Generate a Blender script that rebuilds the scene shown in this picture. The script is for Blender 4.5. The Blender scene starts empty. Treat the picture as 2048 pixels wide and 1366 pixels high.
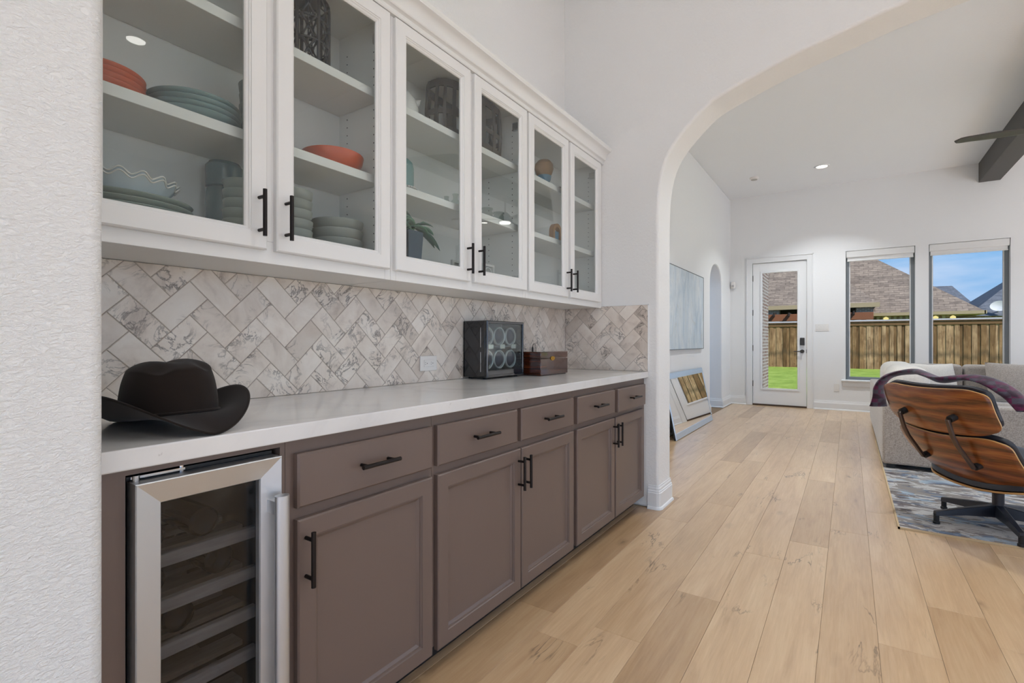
import bpy, bmesh, math, random
from math import pi, sin, cos, radians as rad, sqrt
from mathutils import Vector, Matrix
random.seed(7)
S = bpy.context.scene
COL = S.collection

# ------------------------------------------------------------------ camera
CAMH = 1.115
cam_d = bpy.data.cameras.new('camera')
cam_d.sensor_width = 36.0
cam_d.lens = 36.0 * 1000.0 / 2048.0
cam_d.clip_start = 0.02
cam_d.clip_end = 300
cam = bpy.data.objects.new('camera', cam_d)
COL.objects.link(cam)
cam.location = (0, 0, CAMH)
cam.rotation_euler = (rad(90), 0, rad(34.0))
S.camera = cam

# ------------------------------------------------------------------ view / exposure
S.view_settings.view_transform = 'Standard'
S.view_settings.look = 'None'
S.view_settings.gamma = 1.0
S.view_settings.use_curve_mapping = False
S.view_settings.exposure = 0.30

# ------------------------------------------------------------------ world (blue sky with thin streaky cloud)
W = bpy.data.worlds.new('sky'); S.world = W
W.use_nodes = True
nt = W.node_tree; nt.nodes.clear()
def wn(t, **k):
    n = nt.nodes.new(t)
    for a, b in k.items(): setattr(n, a, b)
    return n
tc = wn('ShaderNodeTexCoord'); sep = wn('ShaderNodeSeparateXYZ')
nt.links.new(tc.outputs['Generated'], sep.inputs[0])
rmp = wn('ShaderNodeValToRGB')
e = rmp.color_ramp.elements
e[0].position = 0.0; e[0].color = (0.44, 0.57, 0.80, 1)
e[1].position = 0.55; e[1].color = (0.045, 0.24, 0.62, 1)
m = rmp.color_ramp.elements.new(0.13); m.color = (0.17, 0.42, 0.76, 1)
m = rmp.color_ramp.elements.new(0.20); m.color = (0.07, 0.31, 0.66, 1)
nt.links.new(sep.outputs['Z'], rmp.inputs[0])
mp = wn('ShaderNodeMapping'); mp.inputs['Scale'].default_value = (2.2, 2.2, 9.0)
nt.links.new(tc.outputs['Generated'], mp.inputs[0])
nz = wn('ShaderNodeTexNoise'); nz.inputs['Scale'].default_value = 2.2; nz.inputs['Detail'].default_value = 6
nt.links.new(mp.outputs[0], nz.inputs['Vector'])
cr = wn('ShaderNodeValToRGB')
cr.color_ramp.elements[0].position = 0.44; cr.color_ramp.elements[0].color = (0, 0, 0, 1)
cr.color_ramp.elements[1].position = 0.70; cr.color_ramp.elements[1].color = (0.75, 0.75, 0.75, 1)
nt.links.new(nz.outputs['Fac'], cr.inputs[0])
mx = wn('ShaderNodeMixRGB'); mx.inputs[2].default_value = (0.62, 0.70, 0.88, 1)
nt.links.new(cr.outputs[0], mx.inputs[0]); nt.links.new(rmp.outputs[0], mx.inputs[1])
bg = wn('ShaderNodeBackground'); bg.inputs[1].default_value = 1.9
nt.links.new(mx.outputs[0], bg.inputs[0])
ow = wn('ShaderNodeOutputWorld'); nt.links.new(bg.outputs[0], ow.inputs[0])

# ------------------------------------------------------------------ sun (hazy, from behind the house)
sd = bpy.data.lights.new('sun', 'SUN'); sd.energy = 8.8; sd.angle = rad(6); sd.color = (1.0, 0.965, 0.92)
sun = bpy.data.objects.new('sun', sd); COL.objects.link(sun)
sun.rotation_euler = Vector((-0.60, 0.62, -0.80)).to_track_quat('-Z', 'Y').to_euler()
CAN_W = 19.0      # power of one recessed lamp
CAN_K = 8.5

# ================================================================== helpers
def lin(c):
    return c / 12.92 if c <= 0.04045 else ((c + 0.055) / 1.055) ** 2.4
def hexc(s):
    s = s.lstrip('#')
    return tuple(lin(int(s[i:i + 2], 16) / 255) for i in (0, 2, 4)) + (1,)

class MB:
    """collects polygons; build() links them as one mesh object"""
    def __init__(self): self.v = []; self.f = []; self.mi = []
    def add(self, vs, fs, mi=0):
        o = len(self.v); self.v += [tuple(p) for p in vs]
        for q in fs: self.f.append(tuple(i + o for i in q)); self.mi.append(mi)
        return self
    def box(self, x0, x1, y0, y1, z0, z1, mi=0):
        return self.add([(x0,y0,z0),(x1,y0,z0),(x1,y1,z0),(x0,y1,z0),(x0,y0,z1),(x1,y0,z1),(x1,y1,z1),(x0,y1,z1)],
            [(0,3,2,1),(4,5,6,7),(0,1,5,4),(1,2,6,5),(2,3,7,6),(3,0,4,7)], mi)
    def lathe(self, prof, n=32, c=(0,0,0), sx=1, sy=1, mi=0, fn=None):
        vs = []; fs = []
        for i, (r, z) in enumerate(prof):
            for k in range(n):
                a = 2*pi*k/n
                p = (c[0]+r*cos(a)*sx, c[1]+r*sin(a)*sy, c[2]+z)
                if fn: p = fn(p, a, r, z, i)
                vs.append(p)
        for i in range(len(prof)-1):
            for k in range(n):
                k2 = (k+1) % n
                fs.append((i*n+k, i*n+k2, (i+1)*n+k2, (i+1)*n+k))
        if prof[0][0] > 1e-6: fs.append(tuple(range(n-1, -1, -1)))
        if prof[-1][0] > 1e-6: fs.append(tuple((len(prof)-1)*n + k for k in range(n)))
        return self.add(vs, fs, mi)
    def tube(self, pts, r, n=10, cap=True, mi=0, flat=1.0, up=(0,0,1)):
        pts = [Vector(p) for p in pts]; vs = []; fs = []
        rs = r if isinstance(r, (list, tuple)) else [r]*len(pts)
        upv = Vector(up); prev = None
        for i, p in enumerate(pts):
            d = (pts[min(i+1, len(pts)-1)] - pts[max(i-1, 0)])
            d = d.normalized() if d.length > 1e-9 else Vector((0,0,1))
            if prev is None:
                a = upv.cross(d)
                if a.length < 1e-3: a = Vector((1,0,0)).cross(d)
                if a.length < 1e-3: a = Vector((0,1,0)).cross(d)
            else: a = prev - d*prev.dot(d)
            a.normalize(); prev = a; b = d.cross(a)
            for k in range(n):
                t = 2*pi*k/n
                vs.append(p + (a*cos(t) + b*sin(t)*flat)*rs[i])
        for i in range(len(pts)-1):
            for k in range(n):
                k2 = (k+1) % n
                fs.append((i*n+k, i*n+k2, (i+1)*n+k2, (i+1)*n+k))
        if cap:
            fs.append(tuple(range(n-1, -1, -1))); fs.append(tuple((len(pts)-1)*n+k for k in range(n)))
        return self.add(vs, fs, mi)
    def prism(self, poly, axis, a, b, mi=0):
        """poly of 2-D points extruded along axis ('x': (y,z), 'y': (x,z), 'z': (x,y)) from a to b"""
        def P(p, t):
            return {'x': (t, p[0], p[1]), 'y': (p[0], t, p[1]), 'z': (p[0], p[1], t)}[axis]
        n = len(poly)
        vs = [P(p, a) for p in poly] + [P(p, b) for p in poly]
        fs = [tuple(range(n-1, -1, -1)), tuple(range(n, 2*n))]
        fs += [(i, (i+1) % n, n+(i+1) % n, n+i) for i in range(n)]
        return self.add(vs, fs, mi)
    def ringx(self, y0, y1, z0, z1, prof, closed=False, cap=False, mi=0):
        """rectangular frame facing +X lofted through (inset, x) profile points"""
        vs = []; fs = []; n = len(prof)
        for d, x in prof:
            vs += [(x, y0+d, z0+d), (x, y1-d, z0+d), (x, y1-d, z1-d), (x, y0+d, z1-d)]
        for i in range(n if closed else n-1):
            j = (i+1) % n
            for k in range(4):
                k2 = (k+1) % 4
                fs.append((i*4+k, i*4+k2, j*4+k2, j*4+k))
        if cap: fs.append(tuple((n-1)*4+k for k in range(4))); fs.append((3, 2, 1, 0))
        return self.add(vs, fs, mi)
    def grid(self, fn, nu, nv, closeu=False, mi=0):
        vs = []; fs = []
        for j in range(nv+1):
            for i in range(nu if closeu else nu+1):
                vs.append(fn(i/nu, j/nv))
        w = nu if closeu else nu+1
        for j in range(nv):
            for i in range(nu):
                i2 = (i+1) % w if closeu else i+1
                fs.append((j*w+i, j*w+i2, (j+1)*w+i2, (j+1)*w+i))
        return self.add(vs, fs, mi)
    def mesh(self, name, off=(0,0,0), smooth=30):
        me = bpy.data.meshes.new(name)
        o = Vector(off)
        me.from_pydata([Vector(p)-o for p in self.v], [], self.f)
        if any(self.mi):
            me.polygons.foreach_set('material_index', self.mi)
        bm = bmesh.new(); bm.from_mesh(me)
        bmesh.ops.recalc_face_normals(bm, faces=bm.faces)
        bm.to_mesh(me); bm.free()
        if smooth:
            me.polygons.foreach_set('use_smooth', [True]*len(me.polygons))
            me.set_sharp_from_angle(angle=rad(smooth))
        me.update()
        return me

def obj(name, mb, mat, parent=None, loc=None, smooth=30, bevel=0, seg=2, subsurf=0, solid=0, local=False, ang=35):
    """mb in world coordinates (or in the parent's local ones when local=True)"""
    if local: off = (0,0,0)
    elif parent is not None: off = world_loc(parent)
    else: off = loc if loc is not None else (0,0,0)
    me = mb.mesh(name, off, smooth)
    for mm in (mat if isinstance(mat, (list, tuple)) else [mat]): me.materials.append(M[mm])
    o = bpy.data.objects.new(name, me); COL.objects.link(o)
    if parent is not None: o.parent = parent
    elif loc is not None: o.location = loc
    if solid:
        md = o.modifiers.new('solid', 'SOLIDIFY'); md.thickness = solid; md.offset = 0
        if isinstance(mat, (list, tuple)) and len(mat) > 1: md.material_offset_rim = 1
    if subsurf:
        md = o.modifiers.new('sub', 'SUBSURF'); md.levels = subsurf; md.render_levels = subsurf
    if bevel:
        md = o.modifiers.new('bev', 'BEVEL'); md.width = bevel; md.segments = seg; md.limit_method = 'ANGLE'; md.angle_limit = rad(ang)
        md.harden_normals = False
    return o
def world_loc(o):
    v = Vector((0,0,0))
    while o is not None: v += o.location; o = o.parent
    return v
def tag(o, label, cat=None, group=None, kind=None):
    o['label'] = label
    if cat: o['category'] = cat
    if group: o['group'] = group
    if kind: o['kind'] = kind
    return o
def thing(name, label, cat, loc=(0,0,0), rz=0, group=None):
    o = bpy.data.objects.new(name, None); COL.objects.link(o)
    o.location = loc; o.rotation_euler = (0,0,rz); o.empty_display_size = 0.05
    return tag(o, label, cat, group)
def struct(name, mb, mat, label=None, **k):
    o = obj(name, mb, mat, **k); o['kind'] = 'structure'
    if label: o['label'] = label
    return o
def dup(o, parent=None, loc=None):
    c = o.copy(); COL.objects.link(c)
    if parent is not None: c.parent = parent
    if loc is not None: c.location = loc
    for ch in list(o.children): dup(ch, c)
    return c

# photograph pixel -> direction; a plane that the thing touches gives its distance
_ps = rad(34.0); _F = Vector((-sin(_ps), cos(_ps), 0)); _R = Vector((cos(_ps), sin(_ps), 0))
def at(u, v, X=None, Y=None, Z=None):
    d = _F + _R*((u-1024)/1000.0) + Vector((0,0,(683.5-v)/1000.0))
    t = X/d.x if X is not None else Y/d.y if Y is not None else (Z-CAMH)/d.z
    return Vector((0,0,CAMH)) + d*t

# ================================================================== materials
M = {}
class NG:
    def __init__(self, name):
        self.m = bpy.data.materials.new(name); self.m.use_nodes = True
        self.t = self.m.node_tree; self.t.nodes.clear()
        self.out = self.n('ShaderNodeOutputMaterial'); M[name] = self.m
    def n(self, ty, **k):
        x = self.t.nodes.new(ty)
        for a, b in k.items(): setattr(x, a, b)
        return x
    def l(self, a, b): self.t.links.new(a, b)
    def bsdf(self, color=None, rough=0.5, metal=0.0, spec=0.5, coat=0.0, sheen=0.0, trans=0.0):
        b = self.n('ShaderNodeBsdfPrincipled')
        if color is not None: b.inputs['Base Color'].default_value = color
        b.inputs['Roughness'].default_value = rough; b.inputs['Metallic'].default_value = metal
        b.inputs['Specular IOR Level'].default_value = spec
        b.inputs['Coat Weight'].default_value = coat; b.inputs['Coat Roughness'].default_value = 0.05
        b.inputs['Sheen Weight'].default_value = sheen; b.inputs['Transmission Weight'].default_value = trans
        self.l(b.outputs[0], self.out.inputs[0]); self.b = b
        return b
    def coord(self, kind='Object', scale=(1,1,1), rot=(0,0,0), rnd=0.0, loc=(0,0,0)):
        tc = self.n('ShaderNodeTexCoord'); src = tc.outputs[kind]
        if rnd:
            oi = self.n('ShaderNodeObjectInfo'); self.oi = oi
            mu = self.n('ShaderNodeVectorMath', operation='SCALE'); mu.inputs[0].default_value = (rnd, rnd*1.7, rnd*2.3)
            self.l(oi.outputs['Random'], mu.inputs['Scale'])
            ad = self.n('ShaderNodeVectorMath', operation='ADD'); self.l(src, ad.inputs[0]); self.l(mu.outputs[0], ad.inputs[1]); src = ad.outputs[0]
        mp = self.n('ShaderNodeMapping'); mp.inputs['Scale'].default_value = scale; mp.inputs['Rotation'].default_value = rot; mp.inputs['Location'].default_value = loc
        self.l(src, mp.inputs[0]); return mp.outputs[0]
    def noise(self, vec, scale=5, detail=4, rough=0.55, dist=0.0):
        x = self.n('ShaderNodeTexNoise'); x.inputs['Scale'].default_value = scale; x.inputs['Detail'].default_value = detail
        x.inputs['Roughness'].default_value = rough; x.inputs['Distortion'].default_value = dist
        self.l(vec, x.inputs['Vector']); return x.outputs['Fac']
    def ramp(self, fac, stops, interp='LINEAR'):
        r = self.n('ShaderNodeValToRGB'); r.color_ramp.interpolation = interp
        el = r.color_ramp.elements
        while len(el) < len(stops): el.new(0.5)
        for i, (p, c) in enumerate(stops):
            el[i].position = p; el[i].color = c if len(c) == 4 else tuple(c)+(1,)
        self.l(fac, r.inputs[0]); return r.outputs[0]
    def mix(self, fac, a, b, mode='MIX'):
        x = self.n('ShaderNodeMixRGB', blend_type=mode)
        for i, q in ((0, fac), (1, a), (2, b)):
            if isinstance(q, (int, float)): x.inputs[i].default_value = q
            elif isinstance(q, tuple): x.inputs[i].default_value = q
            else: self.l(q, x.inputs[i])
        return x.outputs[0]
    def math(self, op, a, b=None):
        x = self.n('ShaderNodeMath', operation=op)
        for i, q in ((0, a), (1, b)):
            if q is None: continue
            if isinstance(q, (int, float)): x.inputs[i].default_value = q
            else: self.l(q, x.inputs[i])
        return x.outputs[0]
    def bump(self, h, strength=0.3, dist=0.01):
        b = self.n('ShaderNodeBump'); b.inputs['Strength'].default_value = strength; b.inputs['Distance'].default_value = dist
        self.l(h, b.inputs['Height']); self.l(b.outputs[0], self.b.inputs['Normal'])
    def color(self, c): self.l(c, self.b.inputs['Base Color'])
G1, W1 = (0,0,0,1), (1,1,1,1)
def plain(name, color, rough=0.5, **k):
    g = NG(name); g.bsdf(hexc(color), rough, **k); return g

# painted drywall with orange-peel texture
def paint(name, color, strength, scale, rough=0.75):
    g = NG(name); g.bsdf(hexc(color), rough, spec=0.25)
    v = g.coord('Object')
    h = g.noise(v, scale, 5, 0.6, 0.4)
    h = g.ramp(h, [(0.35, G1), (0.65, W1)])
    g.bump(h, strength, 0.004)
paint('wall_paint', '#efeeeb', 0.30, 70)
paint('wall_paint_far', '#eeeeed', 0.10, 60)
paint('ceiling_paint', '#f3f5f7', 0.12, 60)
g = NG('wall_paint_near'); g.bsdf(hexc('#ebeae7'), 0.7, spec=0.25)
v = g.coord('Object', scale=(1, 1, 2.1), rot=(0.5, 0, 0))
h = g.ramp(g.noise(v, 75, 4, 0.6, 0.9), [(0.38, G1), (0.66, W1)]); g.bump(h, 0.55, 0.004)
plain('trim_white', '#ebebea', 0.35)
plain('cabinet_white', '#e9e8e5', 0.32)
plain('cabinet_white_inside', '#ecebe8', 0.5)
g = NG('cabinet_taupe'); g.bsdf(hexc('#6f5e55'), 0.36)
g.bump(g.noise(g.coord('Object', scale=(1, 40, 6)), 6, 3), 0.05, 0.002)
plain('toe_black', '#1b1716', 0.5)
plain('bronze', '#2c2725', 0.38, metal=0.75)
plain('black_plastic', '#141415', 0.4)
plain('black_gloss', '#121215', 0.08, coat=0.6)
plain('chrome', '#c9cacc', 0.12, metal=1.0)
plain('ring_silver', '#e3e4ea', 0.3, metal=0.35)
plain('cushion_violet', '#4a4860', 0.45)
plain('brass', '#c59a3c', 0.25, metal=1.0)
plain('white_plastic', '#e8e5e0', 0.4)
plain('slot_dark', '#2b2522', 0.6)
plain('grout', '#b0a497', 0.9)
plain('floor_gap', '#8a7258', 0.9)
plain('threshold', '#4a3826', 0.5)
plain('rubber', '#131316', 0.6)
plain('base_black', '#20222b', 0.35)
plain('leather', '#1b1c22', 0.38, spec=0.6)
g = NG('leather'); g.bsdf(hexc('#23262f'), 0.36, spec=0.6); g.bump(g.noise(g.coord('Object'), 120, 3), 0.15, 0.002)
plain('ply_edge', '#c99a5c', 0.45)
plain('plate_teal', '#86a0a2', 0.3)
plain('plate_sage', '#8f9a93', 0.35)
plain('plate_grey', '#989b96', 0.4)
plain('mug_teal', '#6b7c7e', 0.35)
plain('coral', '#d0603f', 0.35)
plain('ruffle_white', '#ccd8e0', 0.25)
plain('ceramic_white', '#e2e0dc', 0.2)
plain('ceramic_black', '#26272c', 0.3)
plain('basket_dark', '#3d3733', 0.6)
plain('straw', '#a37a49', 0.8)
plain('wood_gold', '#b47f45', 0.5)
plain('blue_paint', '#4f8aa8', 0.5)
plain('pot_navy', '#3f5162', 0.5)
plain('leaf', '#7fa98f', 0.5)
plain('leaf_dark', '#5b7a70', 0.5)
plain('frame_grey', '#b9b5b0', 0.5)
plain('fan_blade', '#4a4642', 0.5)
plain('beam_wood', '#54524f', 0.65)
plain('window_bronze', '#7f8386', 0.45)
plain('vinyl_white', '#efefee', 0.4)
plain('shade_fabric', '#e9e8e5', 0.8)
plain('lock_grey', '#4a4846', 0.35, metal=0.8)
plain('trim_eave', '#9c8d70', 0.7)
plain('bounce_ground', '#e0ddd8', 0.9)  # near-white so the unseen ground throws daylight up at the ceiling
plain('soffit', '#9b8f5f', 0.8)
plain('dish_white', '#d9dadb', 0.4)
plain('pergola_wood', '#7a4c31', 0.8)
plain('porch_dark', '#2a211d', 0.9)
plain('spine_metal', '#5d504b', 0.3, metal=0.8)
plain('plaid_base', '#5b2140', 0.9)

g = NG('ceramic_pierced'); g.bsdf(hexc('#2a2b31'), 0.35, metal=0.2)
# thin clear panes: mostly see-through, mirror-like at grazing angles
def pane(name, tint, ior=1.5, mul=1.0):
    g = NG(name)
    tr = g.n('ShaderNodeBsdfTransparent'); tr.inputs[0].default_value = tint
    gl = g.n('ShaderNodeBsdfGlossy'); gl.inputs['Roughness'].default_value = 0.0
    fr = g.n('ShaderNodeFresnel'); fr.inputs['IOR'].default_value = ior
    ge = g.n('ShaderNodeNewGeometry')          # same reflectance from both sides of the pane
    g.l(g.math('ADD', g.math('MULTIPLY', ge.outputs['Backfacing'], 1/ior-ior), ior), fr.inputs['IOR'])
    fac = g.math('MULTIPLY', fr.outputs[0], mul)
    mxs = g.n('ShaderNodeMixShader'); g.l(fac, mxs.inputs[0]); g.l(tr.outputs[0], mxs.inputs[1]); g.l(gl.outputs[0], mxs.inputs[2])
    g.l(mxs.outputs[0], g.out.inputs[0])
pane('glass_clear', (0.93, 0.95, 0.94, 1), 1.5, 1.0)
pane('glass_window', (0.68, 0.685, 0.68, 1), 1.45, 0.04)
pane('glass_smoked', (0.62, 0.62, 0.63, 1), 1.5, 0.8)
pane('glass_teal', (0.62, 0.80, 0.80, 1), 1.5, 1.0)
pane('glass_grey', (0.80, 0.84, 0.82, 1), 1.5, 1.0)
g = NG('teal_canister'); g.bsdf(hexc('#4d7078'), 0.15, coat=0.5)
g = NG('mirror'); g.bsdf((0.93, 0.94, 0.95, 1), 0.0, metal=1.0)
g = NG('mirror_sky_tint'); g.bsdf((0.72, 0.85, 1.0, 1), 0.35, metal=0.9)  # blue base colour stands in for sky reflected in the border
g = NG('lamp_lens'); em = g.n('ShaderNodeEmission'); em.inputs[0].default_value = (1, 0.96, 0.9, 1); em.inputs[1].default_value = 8.0; g.l(em.outputs[0], g.out.inputs[0])
g = NG('eave_lamp'); em = g.n('ShaderNodeEmission'); em.inputs[0].default_value = (1, 0.85, 0.35, 1); em.inputs[1].default_value = 1.6; g.l(em.outputs[0], g.out.inputs[0])

# quartz worktop
g = NG('quartz'); g.bsdf(None, 0.13, spec=0.5)
v = g.coord('Object')
n1 = g.noise(v, 3.0, 5, 0.6, 1.2); n2 = g.noise(v, 40, 3)
c = g.ramp(n1, [(0.3, hexc('#d2d0cd')), (0.5, hexc('#dedcd9')), (0.7, hexc('#e2e0dd'))])
sp = g.ramp(n2, [(0.70, G1), (0.76, W1)])
g.color(g.mix(sp, c, hexc('#c6c3bf')))

# veined marble tile, each tile with its own piece of stone
g = NG('marble_tile'); g.bsdf(None, 0.28, spec=0.5)
v = g.coord('Object', rnd=23.0)
wrp = g.noise(v, 6, 4, 0.6)
base = g.ramp(g.noise(v, 7, 5, 0.6, 0.6), [(0.28, hexc('#c6bab0')), (0.45, hexc('#e5dbd1')), (0.62, hexc('#f0e9e1')), (0.8, hexc('#f5f0ea'))])
n = g.noise(v, 9, 6, 0.62, 1.8)
ve = g.ramp(g.math('ABSOLUTE', g.math('SUBTRACT', n, 0.5)), [(0.0, W1), (0.012, (0.6,0.6,0.6)), (0.04, G1)])
msk = g.ramp(g.noise(v, 5, 3), [(0.50, G1), (0.62, W1)])
vf = g.math('MULTIPLY', ve, msk)
c1 = g.mix(g.math('MULTIPLY', vf, 0.9), base, hexc('#564c46'))
n3 = g.noise(v, 22, 5, 0.7, 1.0); sp = g.ramp(n3, [(0.66, G1), (0.74, W1)])
m3 = g.ramp(g.noise(v, 3.5, 2), [(0.55, G1), (0.68, W1)])
c2 = g.mix(g.math('MULTIPLY', g.math('MULTIPLY', sp, m3), 0.7), c1, hexc('#6d635b'))
tint = g.ramp(g.oi.outputs['Random'], [(0.0, hexc('#e4ded8')), (0.12, hexc('#f5f2ee')), (1.0, hexc('#fffdfa'))])
g.color(g.mix(1.0, c2, tint, 'MULTIPLY'))

# wide oak plank
g = NG('oak_plank'); g.bsdf(None, 0.33, spec=0.5, coat=0.45); g.b.inputs['Coat Roughness'].default_value = 0.22
v = g.coord('Object', rnd=31.0)
mp1 = g.n('ShaderNodeMapping'); mp1.inputs['Scale'].default_value = (9, 1.1, 1); g.l(v, mp1.inputs[0])
broad = g.noise(mp1.outputs[0], 1.6, 4, 0.55, 0.8)
mp2 = g.n('ShaderNodeMapping'); mp2.inputs['Scale'].default_value = (110, 5, 1); g.l(v, mp2.inputs[0])
fine = g.noise(mp2.outputs[0], 1.0, 3, 0.6, 0.3)
c = g.ramp(broad, [(0.25, hexc('#bd9b77')), (0.5, hexc('#d2b089')), (0.75, hexc('#ddbf99'))])
c = g.mix(0.22, c, g.ramp(fine, [(0.3, hexc('#a68a6c')), (0.7, hexc('#dcc7ab'))]))
tint = g.ramp(g.oi.outputs['Random'], [(0.0, hexc('#d8d0c6')), (0.10, hexc('#f0ece6')), (0.5, hexc('#faf8f4')), (1.0, hexc('#ffffff'))])
c = g.mix(1.0, c, tint, 'MULTIPLY')
# cracks that wander along the plank, and knots
mp3 = g.n('ShaderNodeMapping'); mp3.inputs['Scale'].default_value = (7.5, 1.3, 1); g.l(v, mp3.inputs[0])
cn = g.noise(mp3.outputs[0], 1.3, 5, 0.6, 0.5)
crk = g.ramp(g.math('ABSOLUTE', g.math('SUBTRACT', cn, 0.5)), [(0.0, W1), (0.006, (0.55,0.55,0.55)), (0.018, G1)])
mp4 = g.n('ShaderNodeMapping'); mp4.inputs['Scale'].default_value = (4.0, 2.2, 1); g.l(v, mp4.inputs[0])
cm = g.ramp(g.noise(mp4.outputs[0], 1.1, 2), [(0.58, G1), (0.68, W1)])
c = g.mix(g.math('MULTIPLY', g.math('MULTIPLY', crk, cm), 0.8), c, hexc('#4b3c2c'))
vo = g.n('ShaderNodeTexVoronoi'); vo.inputs['Scale'].default_value = 1.0
mp5 = g.n('ShaderNodeMapping'); mp5.inputs['Scale'].default_value = (6.5, 3.0, 1); g.l(v, mp5.inputs[0])
wv = g.n('ShaderNodeVectorMath', operation='ADD'); g.l(mp5.outputs[0], wv.inputs[0])
nw = g.n('ShaderNodeTexNoise'); nw.inputs['Scale'].default_value = 2.5; g.l(mp5.outputs[0], nw.inputs['Vector'])
sc = g.n('ShaderNodeVectorMath', operation='SCALE'); sc.inputs['Scale'].default_value = 0.25; g.l(nw.outputs['Color'], sc.inputs[0]); g.l(sc.outputs[0], wv.inputs[1])
g.l(wv.outputs[0], vo.inputs['Vector'])
kn = g.ramp(vo.outputs['Distance'], [(0.02, W1), (0.07, (0.35,0.35,0.35)), (0.20, G1)])
spx = g.n('ShaderNodeSeparateColor'); g.l(vo.outputs['Color'], spx.inputs[0])
kk = g.math('MULTIPLY', kn, g.ramp(spx.outputs[0], [(0.72, G1), (0.76, W1)]))
c = g.mix(g.math('MULTIPLY', kk, 0.75), c, hexc('#5f4a35'))
g.color(c)
g.bump(fine, 0.06, 0.002)

# brushed stainless
g = NG('steel'); g.bsdf(hexc('#cfd1d3'), 0.46, metal=1.0)
v = g.coord('Object', scale=(1, 1, 160)); g.bump(g.noise(v, 5, 2), 0.04, 0.001)
g = NG('beech_slat'); g.bsdf(None, 0.6)
v = g.coord('Object', scale=(20, 2, 20), rnd=5); g.color(g.ramp(g.noise(v, 6, 4), [(0.3, hexc('#c4bdb5')), (0.7, hexc('#dcd6ce'))]))
# dark red-brown lacquered wood box
g = NG('ebony_lacquer'); g.bsdf(None, 0.12, coat=0.8)
v = g.coord('Object', scale=(3, 1.2, 42)); g.color(g.ramp(g.noise(v, 2.5, 4, 0.6, 0.5), [(0.3, hexc('#2b130c')), (0.55, hexc('#4a2415')), (0.75, hexc('#7a4526'))]))
# rosewood shell
g = NG('rosewood'); g.bsdf(None, 0.28, coat=0.25)
tc = g.coord('Object', scale=(1.6, 1.0, 5.0))
wv = g.n('ShaderNodeTexWave', bands_direction='Z'); wv.inputs['Scale'].default_value = 0.8; wv.inputs['Distortion'].default_value = 12.0
wv.inputs['Detail'].default_value = 3; wv.inputs['Detail Scale'].default_value = 1.1; g.l(tc, wv.inputs['Vector'])
n = g.noise(g.coord('Object', scale=(3, 2, 40)), 4, 4)
c = g.ramp(wv.outputs['Fac'], [(0.05, hexc('#43200f')), (0.4, hexc('#76391c')), (0.8, hexc('#8f4c25')), (1.0, hexc('#a3622f'))])
g.color(g.mix(0.35, c, g.ramp(n, [(0.3, hexc('#42200f')), (0.7, hexc('#b8763a'))])))
# woven upholstery
def tweed(name, a, b):
    g = NG(name); g.bsdf(None, 0.95, spec=0.1, sheen=0.3)
    v = g.coord('Object'); x = g.noise(g.coord('Object', scale=(1, 1, 3.5)), 90, 2); y = g.noise(g.coord('Object', scale=(3.5, 3.5, 1)), 90, 2)
    f = g.math('MULTIPLY', g.math('ADD', x, y), 0.5)
    g.color(g.ramp(f, [(0.35, hexc(a)), (0.62, hexc(b))])); g.bump(f, 0.4, 0.003)
tweed('sofa_fabric', '#8b8178', '#c0b6ac')
tweed('cushion_fabric', '#958c83', '#c2b9b0')
tweed('pillow_cream', '#d8d2c8', '#ebe6dd')
g = NG('felt'); g.bsdf(hexc('#241d19'), 0.9, spec=0.12, sheen=0.1); g.bump(g.noise(g.coord('Object'), 400, 2), 0.2, 0.001)
# plaid throw
g = NG('plaid'); g.bsdf(None, 0.95, spec=0.1, sheen=0.4)
v = g.coord('UV') if False else g.coord('Generated', scale=(14, 14, 9))
ck = g.n('ShaderNodeTexChecker'); ck.inputs['Scale'].default_value = 1.0; g.l(v, ck.inputs['Vector'])
ck.inputs['Color1'].default_value = hexc('#5d2344'); ck.inputs['Color2'].default_value = hexc('#4a4550')
x = g.mix(g.ramp(g.noise(v, 0.8, 2), [(0.45, G1), (0.6, W1)]), ck.outputs['Color'], hexc('#331c2c'))
g.color(x); g.bump(g.noise(g.coord('Object'), 260, 2), 0.4, 0.002)
# abstract rug
g = NG('rug'); g.bsdf(None, 0.95, spec=0.1)
v = g.coord('Object', scale=(1.0, 2.2, 1))
a = g.noise(v, 3.4, 6, 0.62, 0.8); b = g.noise(g.coord('Object', scale=(1.1, 2.4, 1), loc=(3, 7, 0)), 4.2, 5, 0.6, 1.0)
c = g.ramp(a, [(0.0, hexc('#8b8580')), (0.46, hexc('#b9b6b3')), (0.55, hexc('#7d7673')), (0.62, hexc('#5a5254'))], 'CONSTANT')
d = g.ramp(b, [(0.0, G1), (0.55, W1)], 'CONSTANT')
c = g.mix(g.math('MULTIPLY', d, 0.8), c, g.ramp(g.noise(v, 2.2, 2), [(0.4, hexc('#9fb0bf')), (0.5, hexc('#5f7590')), (0.6, hexc('#6b6264'))]))
g.color(c); g.bump(g.noise(g.coord('Object'), 220, 2), 0.5, 0.003)
plain('rug_edge', '#c2aa86', 0.9)
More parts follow.
